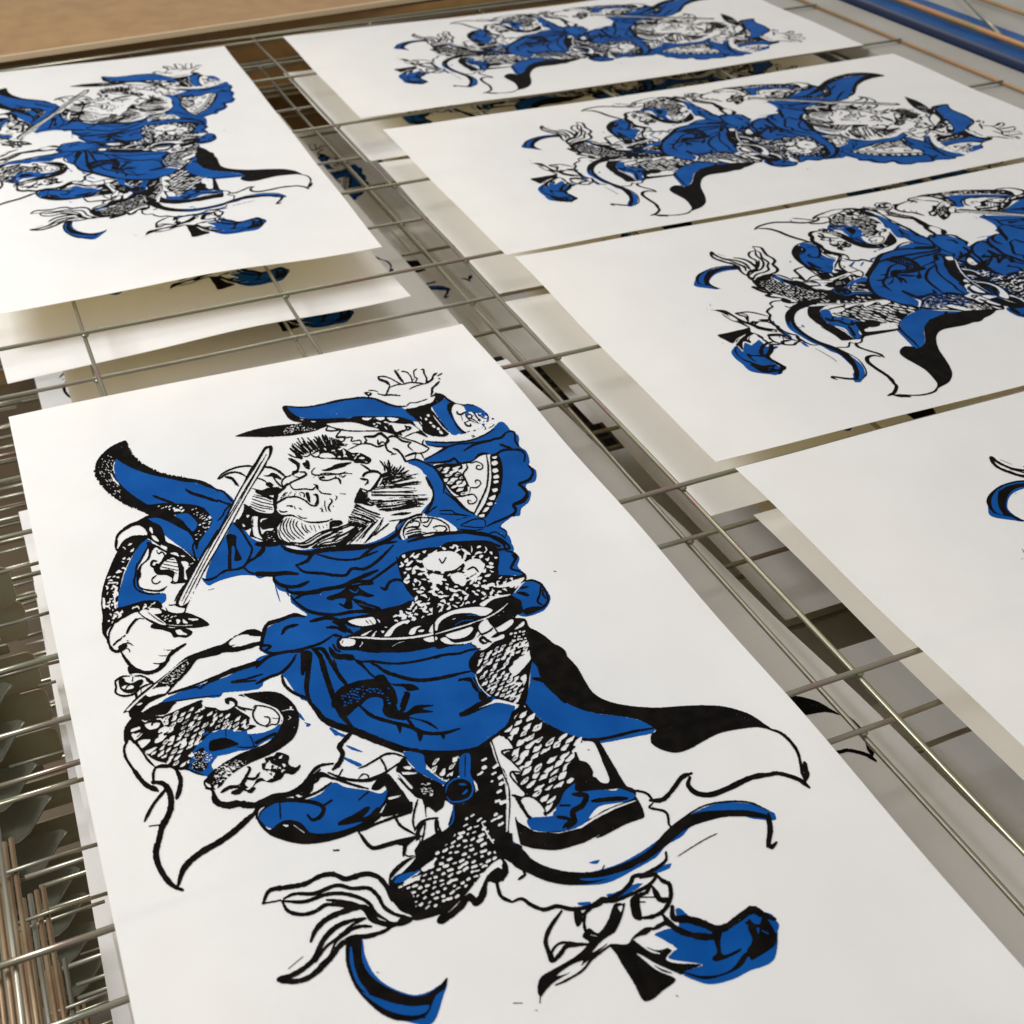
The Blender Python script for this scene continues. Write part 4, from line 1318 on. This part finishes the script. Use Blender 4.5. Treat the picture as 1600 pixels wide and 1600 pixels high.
                pts,R=s.cells(P,ang,px*f,py*f*.82,.17)
                tmpl=np.array([[-.52,.3],[-.4,-.1],[-.1,-.4],[.2,-.45],[.56,-.42],[.4,.0],[.15,.36],[-.15,.46]])
                for c in pts:
                    g=tmpl*[px*f*min(fr*1.2,.95)*s.rng.uniform(.8,1.1),py*f*min(fr*1.15,.9)*s.rng.uniform(.7,1.1)]
                    if s.rng.random()<.08: continue
                    g=g+s.rng.uniform(-.1,.1,g.shape)*py*f
                    G=s.fill(_cr(g@R.T+c,True,4));s.put(s.K,G,0);s.put(s.B,G,0)
                    if s.rng.random()<.35:
                        a,b=R@np.array([-.2*px*f,.1*py*f])+c,R@np.array([.25*px*f,-.1*py*f])+c
                        s.stroke([s.K],np.array([a,b]),2.2,1)
def smooth(a,k=1):
    a=a.astype(np.float32)
    for _ in range(k):
        p=np.pad(a,1,mode='edge');a=(p[:-2]+2*p[1:-1]+p[2:])/4
        a=(a[:,:-2]+2*a[:,1:-1]+a[:,2:])/4
    return a
# ---------------------------------------------------------------- the printed picture
def unproject(x, y):
    d = RC @ np.array([(x - 800) / FPX, -(y - 800) / FPX, -np.ones_like(x)])
    t = -CAM[2] / d[2]
    return CAM[0] + t * d[0], CAM[1] + t * d[1]
W, L = 0.34, 0.6608
def wave(kind, u, v):
    return np.maximum(wave0(kind, u, v), -.0024)
def wave0(kind, u, v):
    """how a sheet sags between the wires and curls at its edges"""
    s = -0.0010 * np.sin(math.pi * (v - .03) / .187) ** 2
    if kind == 0:
        return s * .7 + .0017 * np.sin(u * 14 + 1) * np.cos(v * 6) + .0022 * np.exp(-((u - W) / .016) ** 2) * np.sin(v * 17) ** 2
    if kind == 1:
        return s + .0042 * np.exp(-((v + L) / .035) ** 2) * np.exp(-((u - .2) / .07) ** 2) + .0010 * np.sin(u * 19)
    return s * .3 - .0011 * np.sin(math.pi * (u - .05) / .187) ** 2 + .0012 * np.sin(v * 11 + 2) + .0010 * np.exp(-((v + L) / .03) ** 2) * np.cos(u * 15)
def paper_mesh(kind):
    nu, nv = 60, 116
    u = np.linspace(0, W, nu + 1); v = np.linspace(0, -L, nv + 1); U, Vv = np.meshgrid(u, v)
    Z = wave(kind, U, Vv); n = (nu + 1) * (nv + 1)
    top = np.stack([U.ravel(), Vv.ravel(), Z.ravel()], 1); bot = top - [0, 0, .00028]
    i, j = np.meshgrid(np.arange(nv), np.arange(nu), indexing='ij'); a = (i * (nu + 1) + j).ravel()
    T = np.stack([a, a + nu + 1, a + nu + 2, a + 1], 1); B = T[:, ::-1] + n
    rim = np.concatenate([np.arange(nu + 1), (np.arange(1, nv + 1)) * (nu + 1) + nu, nv * (nu + 1) + np.arange(nu - 1, -1, -1), np.arange(nv - 1, 0, -1) * (nu + 1)])
    r2 = np.roll(rim, -1); S = np.stack([rim, r2, r2 + n, rim + n], 1)
    me = fastmesh('paper', np.vstack([top, bot, top, bot]), [T, B, S + 2 * n]); me.materials.append(M_PAPER); return me
def contour(cv, seed, rough, pin):
    """filled marching squares of a printed colour, with a slightly ragged inky edge"""
    f = smooth(cv, 1); rng = np.random.default_rng(seed)
    nz = smooth(rng.standard_normal(f.shape).astype(np.float32), 2) * 1.6
    f = f + nz * rough * (f > .02) * (f < .98) - (smooth(rng.standard_normal((f.shape[0], f.shape[1])).astype(np.float32), 3) > pin) * .9
    f = f - .43; f[0] = f[-1] = -1; f[:, 0] = f[:, -1] = -1
    H, Wd = f.shape; ins = f > 0
    c = [ins[:-1, :-1], ins[:-1, 1:], ins[1:, 1:], ins[1:, :-1]]
    code = c[0] * 1 + c[1] * 2 + c[2] * 4 + c[3] * 8
    vid = {}
    def corner(i, j): return (i * Wd + j) * 3
    def hedge(i, j): return (i * Wd + j) * 3 + 1
    def vedge(i, j): return (i * Wd + j) * 3 + 2
    tab = {1: 'a h0 v0', 2: 'h0 b v1', 3: 'a b v1 v0', 4: 'v1 c h1', 5: 'a h0 v1 c h1 v0', 6: 'h0 b c h1', 7: 'a b c h1 v0', 8: 'v0 h1 d', 9: 'a h0 h1 d',
           10: 'h0 b v1 h1 d v0', 11: 'a b v1 h1 d', 12: 'v0 v1 c d', 13: 'a h0 v1 c d', 14: 'h0 b c d v0'}
    polys = {3: [], 4: [], 5: [], 6: []}
    for k, s in tab.items():
        i, j = np.nonzero(code == k)
        if not len(i): continue
        m = {'a': corner(i, j), 'b': corner(i, j + 1), 'c': corner(i + 1, j + 1), 'd': corner(i + 1, j), 'h0': hedge(i, j), 'h1': hedge(i + 1, j), 'v0': vedge(i, j), 'v1': vedge(i, j + 1)}
        P = np.stack([m[t] for t in s.split()], 1); polys[P.shape[1]].append(P)
    full = code == 15
    B = 8; h8, w8 = full.shape[0] // B, full.shape[1] // B
    blk = full[:h8 * B, :w8 * B].reshape(h8, B, w8, B).all((1, 3))
    i, j = np.nonzero(blk); i *= B; j *= B
    polys[4].append(np.stack([corner(i, j), corner(i, j + B), corner(i + B, j + B), corner(i + B, j)], 1))
    rest = full.copy(); rest[:h8 * B, :w8 * B] &= ~np.repeat(np.repeat(blk, B, 0), B, 1)
    pad = np.pad(rest, ((0, 0), (1, 1))); st = pad[:, 1:] & ~pad[:, :-1]
    si, sj = np.nonzero(st); en = ~pad[:, 1:] & pad[:, :-1]; ei, ej = np.nonzero(en)
    polys[4].append(np.stack([corner(si, sj), corner(si, ej), corner(si + 1, ej), corner(si + 1, sj)], 1))
    out = [np.concatenate(p) for k, p in polys.items() if p]
    ids = np.unique(np.concatenate([p.ravel() for p in out]))
    out = [np.searchsorted(ids, p) for p in out]
    t = ids % 3; q = ids // 3; yi = q // Wd; xi = q % Wd
    x = xi.astype(float); y = yi.astype(float)
    fa = f[yi, xi]; hx = np.minimum(xi + 1, Wd - 1); vy = np.minimum(yi + 1, H - 1)
    with np.errstate(divide='ignore', invalid='ignore'):
        th = np.clip(np.nan_to_num(fa / (fa - f[yi, hx]), nan=.5), .02, .98); tv = np.clip(np.nan_to_num(fa / (fa - f[vy, xi]), nan=.5), .02, .98)
    x = np.where(t == 1, x + th, x); y = np.where(t == 2, y + tv, y)
    wx, wy = unproject((x + .5) / ASC + AX0, (y + .5) / ASC + AY0)
    return wx, wy, [p[:, ::-1] for p in out]
art = Art(ART)
BL = contour(art.B, 3, .35, .80); BK = contour(art.K, 5, .34, .70)
def ink_mesh(name, data, kind, lift, ma):
    x, y, F = data
    me = fastmesh(name, np.stack([x, y, wave(kind, x, y) + lift], 1), F); me.materials.append(ma); return me
PM = [paper_mesh(k) for k in range(3)]
IB = [ink_mesh('blue_ink', BL, k, .00010, M_BLUE) for k in range(3)]
IK = [ink_mesh('black_ink', BK, k, .00022, M_BLACK) for k in range(3)]
def sheet(kind, x, y, th, z, label, group):
    e = empty('screen_print', (x, y, z), th)
    tag(e, label, 'print', group)
    link('paper', PM[kind], None, e); b_ = link('blue_ink', IB[kind], None, e); b_.location = (reg.uniform(-.0009, .0009), reg.uniform(-.0009, .0009), 0) if (x, z) != (0, 0) else (0, 0, 0); link('black_ink', IK[kind], None, e)
    return e
reg = random.Random(9)
GT = 'warrior prints drying on the top rack'
R = math.radians
sheet(0, 0, 0, 0, 0, 'large foreground print of a bearded warrior in blue robes raising one hand', GT)
sheet(1, .0022, .8287, R(-1.14), 0, 'blue and black warrior print at upper left, cut off by the frame, standing upright', GT)
sheet(2, 1.0808, .8184, R(-90.77), 0, 'farthest sideways warrior print, lying by the far end of the rack', GT)
sheet(2, 1.0855, .4322, R(-90.63), 0, 'second sideways warrior print from the back, head towards the grey panel', GT)
sheet(2, 1.0860, .0796, R(-90.95), 0, 'third sideways warrior print from the back, its feet and tail banner above the blank corner', GT)
sheet(2, 1.0872, -.2590, R(-89.73), 0, 'nearest right hand print, mostly blank white margin with one blue ribbon tip showing', GT)
# sheets on the racks underneath
PZ = .035
rows = ['second', 'third', 'fourth', 'fifth', 'sixth', 'seventh']
low = {
 1: [('ul', 1, -.018, .778, .030), ('m', 0, .018, .030, -.030), ('r1', 2, .407 + L, .790, -math.pi / 2), ('r2', 2, .417 + L, .432, -math.pi / 2 - .01), ('r3', 2, .411 + L, .080, -math.pi / 2), ('r4', 2, .4385 + L, -.264, -math.pi / 2 + .012)],
 2: [('ul', 1, .045, .749, 0), ('m', 0, .059, .028, .06), ('r1', 2, .452 + L, .800, -math.pi / 2), ('r2', 2, .462 + L, .440, -math.pi / 2), ('r3', 2, .470 + L, .075, -math.pi / 2 + .02), ('r4', 2, .474 + L, -.290, -math.pi / 2 - .01)],
 3: [('ul', 1, .132, .770, .01), ('m', 0, -.014, .040, .012), ('r1', 2, .500 + L, .780, -math.pi / 2), ('r2', 2, .420 + L, .420, -math.pi / 2), ('r3', 2, .452 + L, .035, -math.pi / 2), ('r4', 2, .465 + L, -.345, -math.pi / 2)],
 4: [('ul', 1, .020, .700, 0), ('m', 0, -.016, -.005, -.01), ('r2', 2, .470 + L, .360, -math.pi / 2), ('r3', 2, .530 + L, -.010, -math.pi / 2), ('r4', 2, .440 + L, -.370, -math.pi / 2)],
 5: [('ul', 1, .090, .690, .02), ('m', 0, -.011, -.030, 0), ('r3', 2, .440 + L, .02, -math.pi / 2), ('r4', 2, .455 + L, -.300, -math.pi / 2)],
}
where = {'ul': 'under the upper left print', 'm': 'under the large foreground print', 'r1': 'under the farthest sideways print', 'r2': 'under the second sideways print',
         'r3': 'under the third sideways print', 'r4': 'under the nearest right hand print'}
for k, lst in low.items():
    for nm, kind, x, y, th in lst:
        sheet(kind, x, y, th, -PZ * k, 'warrior print on the %s rack from the top, %s' % (rows[k - 1], where[nm]), 'prints on the racks below')

# ---------------------------------------------------------------- drying racks
YS = [.864 - .187 * k for k in range(9)]
XS = [-.094, .067, .229, .390, .551, .712, .873, 1.034]
rnd = random.Random(4)
NR = 12
for k in range(NR):
    z = -PZ * k; dx = [0, .001, .024, -.004, .012, .02, 0, .01, .02, .005, .015, 0][k]; dy = [0, -.012, -.012, .01, -.02, .0, .01, -.01, 0, .015, -.015, 0][k]
    e = empty('drying_rack_shelf', (0, 0, z - .0026))
    tag(e, ['topmost wire rack shelf, carrying the six uncovered prints'][0] if k == 0 else 'wire rack shelf, %s from the top of the stack' % ['', 'second', 'third', 'fourth', 'fifth', 'sixth', 'seventh', 'eighth', 'ninth', 'tenth', 'eleventh', 'twelfth'][k], 'wire rack', 'wire shelves of the drying rack')
    ma = M_WIRE if k % 3 != 1 else M_WIRE2
    xe = 1.144 + dx * .5
    for y in YS:
        yy = y + dy; n = 26; pts = []
        y2 = yy + rnd.uniform(-.0015, .0015)
        for i in range(n + 1):
            x = -.056 + dx * .3 + (xe + .056) * i / n
            pts.append((x, yy + (y2 - yy) * i / n + rnd.uniform(-.0003, .0003), -.0021 + rnd.uniform(-.0003, .0001)))
        Vc, Fc = tube(pts, .0017, 8)
        for xl in XS[1:] + [xe]:      # weld beads
            xw = xl + (dx if xl != xe else 0); b0 = len(Vc); yw = yy + (y2 - yy) * (xw + .056) / (xe + .056)
            rb = .0027 * rnd.uniform(.8, 1.15)
            for a_ in range(5):
                for b_ in range(8):
                    th = math.pi * (a_ + .5) / 5; ph = 2 * math.pi * b_ / 8
                    Vc.append((xw + rb * 1.15 * math.sin(th) * math.cos(ph), yw + rb * 1.15 * math.sin(th) * math.sin(ph), -.0040 + rb * .75 * math.cos(th)))
            for a_ in range(4):
                for b_ in range(8):
                    q = b0 + a_ * 8; Fc.append((q + b_, q + 8 + b_, q + 8 + (b_ + 1) % 8, q + (b_ + 1) % 8))
            Fc += [tuple(b0 + i for i in range(8)), tuple(b0 + 39 - i for i in range(8))]
        link('cross_wire', mesh('cross_wire', Vc, Fc), ma, e)
    for y in YS[3:8]:      # short stiffening wires along the left side of the shelf
        for q in (1.5,):
            yy = y + dy - .187 * q / 3 + rnd.uniform(-.004, .004)
            link('short_wire', mesh('short_wire', *tube([(-.056 + dx * .3, yy, -.0030), (-.02, yy + rnd.uniform(-.001, .001), -.0027), (.006, yy + rnd.uniform(-.001, .001), -.0030)], .0011, 6)), ma, e)
    for x in XS[1:]:
        n = 44; pts = []; ph = rnd.uniform(0, 6)
        for i in range(n + 1):
            t = i / n; yy = .872 - t * 1.53
            # long wires bend slightly at each weld
            pts.append((x + dx + .0007 * math.sin(ph + t * 21), yy, -.0060 + .0004 * math.sin(t * 33 + ph)))
        link('long_wire', mesh('long_wire', *tube(pts, .0016, 8)), ma, e)
    for j in range(4):
        x = -.0425 - .0036 * j + dx * .3; ys = -.335 - .006 * (k % 3)
        link('side_rod', mesh('side_rod', *tube([(x, ys, -.0052 - .0015 * j), (x + .0004, -.45, -.0054 - .0015 * j), (x, -.66, -.0052 - .0015 * j)], .0013, 8)), M_ROD if (j + k) % 4 else M_WIRE2, e)
    link('side_rod', mesh('side_rod', *tube([(xe, .876, -.004), (xe + .001, .3, -.004), (xe, -.66, -.004)], .0021, 8)), M_ORANGE if k == 0 else ma, e)
    for j, y in enumerate((.876, .860)):
        link('end_rod', mesh('end_rod', *tube([(-.056, y - .028 + (0 if k else 0), -.003 - j * .003), (.5, y, -.003 - j * .003), (xe, y + .02, -.003 - j * .003)], .0019, 8)), ma, e)
    # folded steel bracket that carries the shelf at its left side, and its spring clip
    def plate(x0, x1, z0, z1, y, rad, th, name, ma2, parent):
        pr = [(x0, z0), (x1 - rad, z0)] + [(x1 - rad + rad * math.sin(a), z0 + rad - rad * math.cos(a)) for a in [math.pi / 2 * i / 6 for i in range(1, 7)]]
        pr += [(x1, z1 - rad)] + [(x1 - rad + rad * math.cos(a), z1 - rad + rad * math.sin(a)) for a in [math.pi / 2 * i / 6 for i in range(1, 7)]] + [(x0, z1)]
        V = [(p[0], y, p[1]) for p in pr] + [(p[0], y + th, p[1]) for p in pr]; n = len(pr)
        F = [tuple(range(n)), tuple(range(2 * n - 1, n - 1, -1))] + [(i, i + n, (i + 1) % n + n, (i + 1) % n) for i in range(n)]
        return link(name, mesh(name, V, F, False), ma2, parent)
    if k < 12:
        jx = rnd.uniform(-.003, .003); jy = rnd.uniform(-.004, .004)
        br = plate(-.150, -.0185 + jx, -.0310, -.0045, -.165 + jy, .006, .0015, 'bracket_plate', M_PLATE, e)
        br.rotation_euler = (R(-9 + rnd.uniform(-3, 3)), 0, 0); br.location = (0, 0, -.026)
        plate(-.120, -.034 + jx, -.0372, -.0300, -.1615 + jy, .002, .0015, 'bracket_flange', M_PLATE, e)
        # spring clip: a tongue with a rolled rim
        n = 16; V = []; F = []
        cx, yy, zt = -.060 + jx, -.188 + jy, -.004
        key = [(-.034, -.003), (-.040, -.009), (-.047, -.019), (-.054, -.029), (-.062, -.0345), (-.070, -.0345), (-.078, -.029), (-.084, -.018), (-.086, -.004)]
        prof = []
        for i in range(n + 1):
            s_ = i / n * (len(key) - 1); q = min(int(s_), len(key) - 2); f_ = s_ - q
            prof.append((key[q][0] * (1 - f_) + key[q + 1][0] * f_ + jx, key[q][1] * (1 - f_) + key[q + 1][1] * f_))
        for (px_, pz_) in prof:
            V.append((px_, yy, pz_))
            V.append((cx + (px_ - cx) * .86, yy + .004, zt + (pz_ - zt) * .88))
            V.append((cx + (px_ - cx) * .4, yy + .0055, zt + (pz_ - zt) * .5))
            V.append((cx, yy + .006, zt))
        for i in range(n):
            for q in range(3): F.append((i * 4 + q, i * 4 + q + 1, (i + 1) * 4 + q + 1, (i + 1) * 4 + q))
        sp = link('spring_clip', mesh('spring_clip', V, F), M_SPRING, e)
        rim = link('clip_rim', mesh('clip_rim', *tube([(p[0], yy, p[1]) for p in prof], .0008, 6)), M_WIRE2, sp)

# ---------------------------------------------------------------- setting
fl = box('floor', (-2.5, -2.5, -.47), (3.5, 3.0, -.45), M_FLOOR); tag(fl, kind='structure')
# brown board beyond the rack
bd = empty('brown_board', (.07, .848, 0), R(4.6))
tag(bd, 'plain brown hardboard sheet lying beyond the far end of the rack', 'board')
box('board_panel', (-1.5, .006, .006), (2.2, 1.9, .013), M_BOARD, bd)
box('board_edge', (-1.5, .0, .0062), (2.2, .0055, .0128), M_BOARDEDGE, bd)
bp = box('end_panel', (-1.2, .895, -.449), (.92, .91, .003), M_BOARD); tag(bp, 'upright brown panel closing the far end below the wire racks', 'panel')
for i, zz in enumerate((-.08, -.17, -.27)):
    b_ = box('end_panel_rail', (-1.1, .880, zz - .012), (.91, .894, zz), M_BOARDEDGE, bp)
# grey panel and blue rail to the right of the rack
gp = box('grey_shelf', (.93, -.9, -.235), (1.75, 2.35, -.220), M_GREY, None, .002); tag(gp, 'plain grey shelf board beneath the right edge of the rack', 'shelf')
gq = box('grey_ledge', (1.090, -.4, -.030), (1.2, 1.7, -.0092), M_GREY, None, .002); tag(gq, 'flat grey ledge between the sideways prints and the blue rail', 'ledge')
rl = empty('blue_rail', (1.215, .3, 0)); tag(rl, 'blue painted steel rail with a copper wire on top, far right corner', 'rail')
box('rail_body', (.0, -.9, -.03), (.080, 1.4, -.0025), M_BLUEPAINT, rl, .004)
box('rail_shade_strip', (-.012, -.9, -.020), (-.001, 1.4, -.001), M_NAVYSHADE, rl, .002)  # thin dark strip added as the shadow along the rail's left side
link('rail_wire', mesh('rail_wire', *tube([(.028, 1.4, .002), (.030, .2, .003), (.031, -.9, .002)], .0038, 10)), M_ORANGE, rl)
dw = link('slanting_wire', mesh('slanting_wire', *tube([(1.250, .43, .004), (1.29, .52, .006), (1.40, .76, .012)], .0026, 8)), M_WIRE2)
tag(dw, 'thin greenish wire crossing the blue rail at a slant', 'wire')
gr = box('grey_tabletop', (1.302, -.6, -.03), (2.6, 2.4, -.012), M_GREY, None, .003); tag(gr, 'flat grey tabletop beyond the blue rail', 'tabletop')
fw = link('outer_wire', mesh('outer_wire', *tube([(1.372, 1.2, -.006), (1.374, .5, -.006), (1.372, -.5, -.006)], .0028, 8)), M_ORANGE)
tag(fw, 'copper coloured wire on the grey tabletop, in the very corner', 'wire')
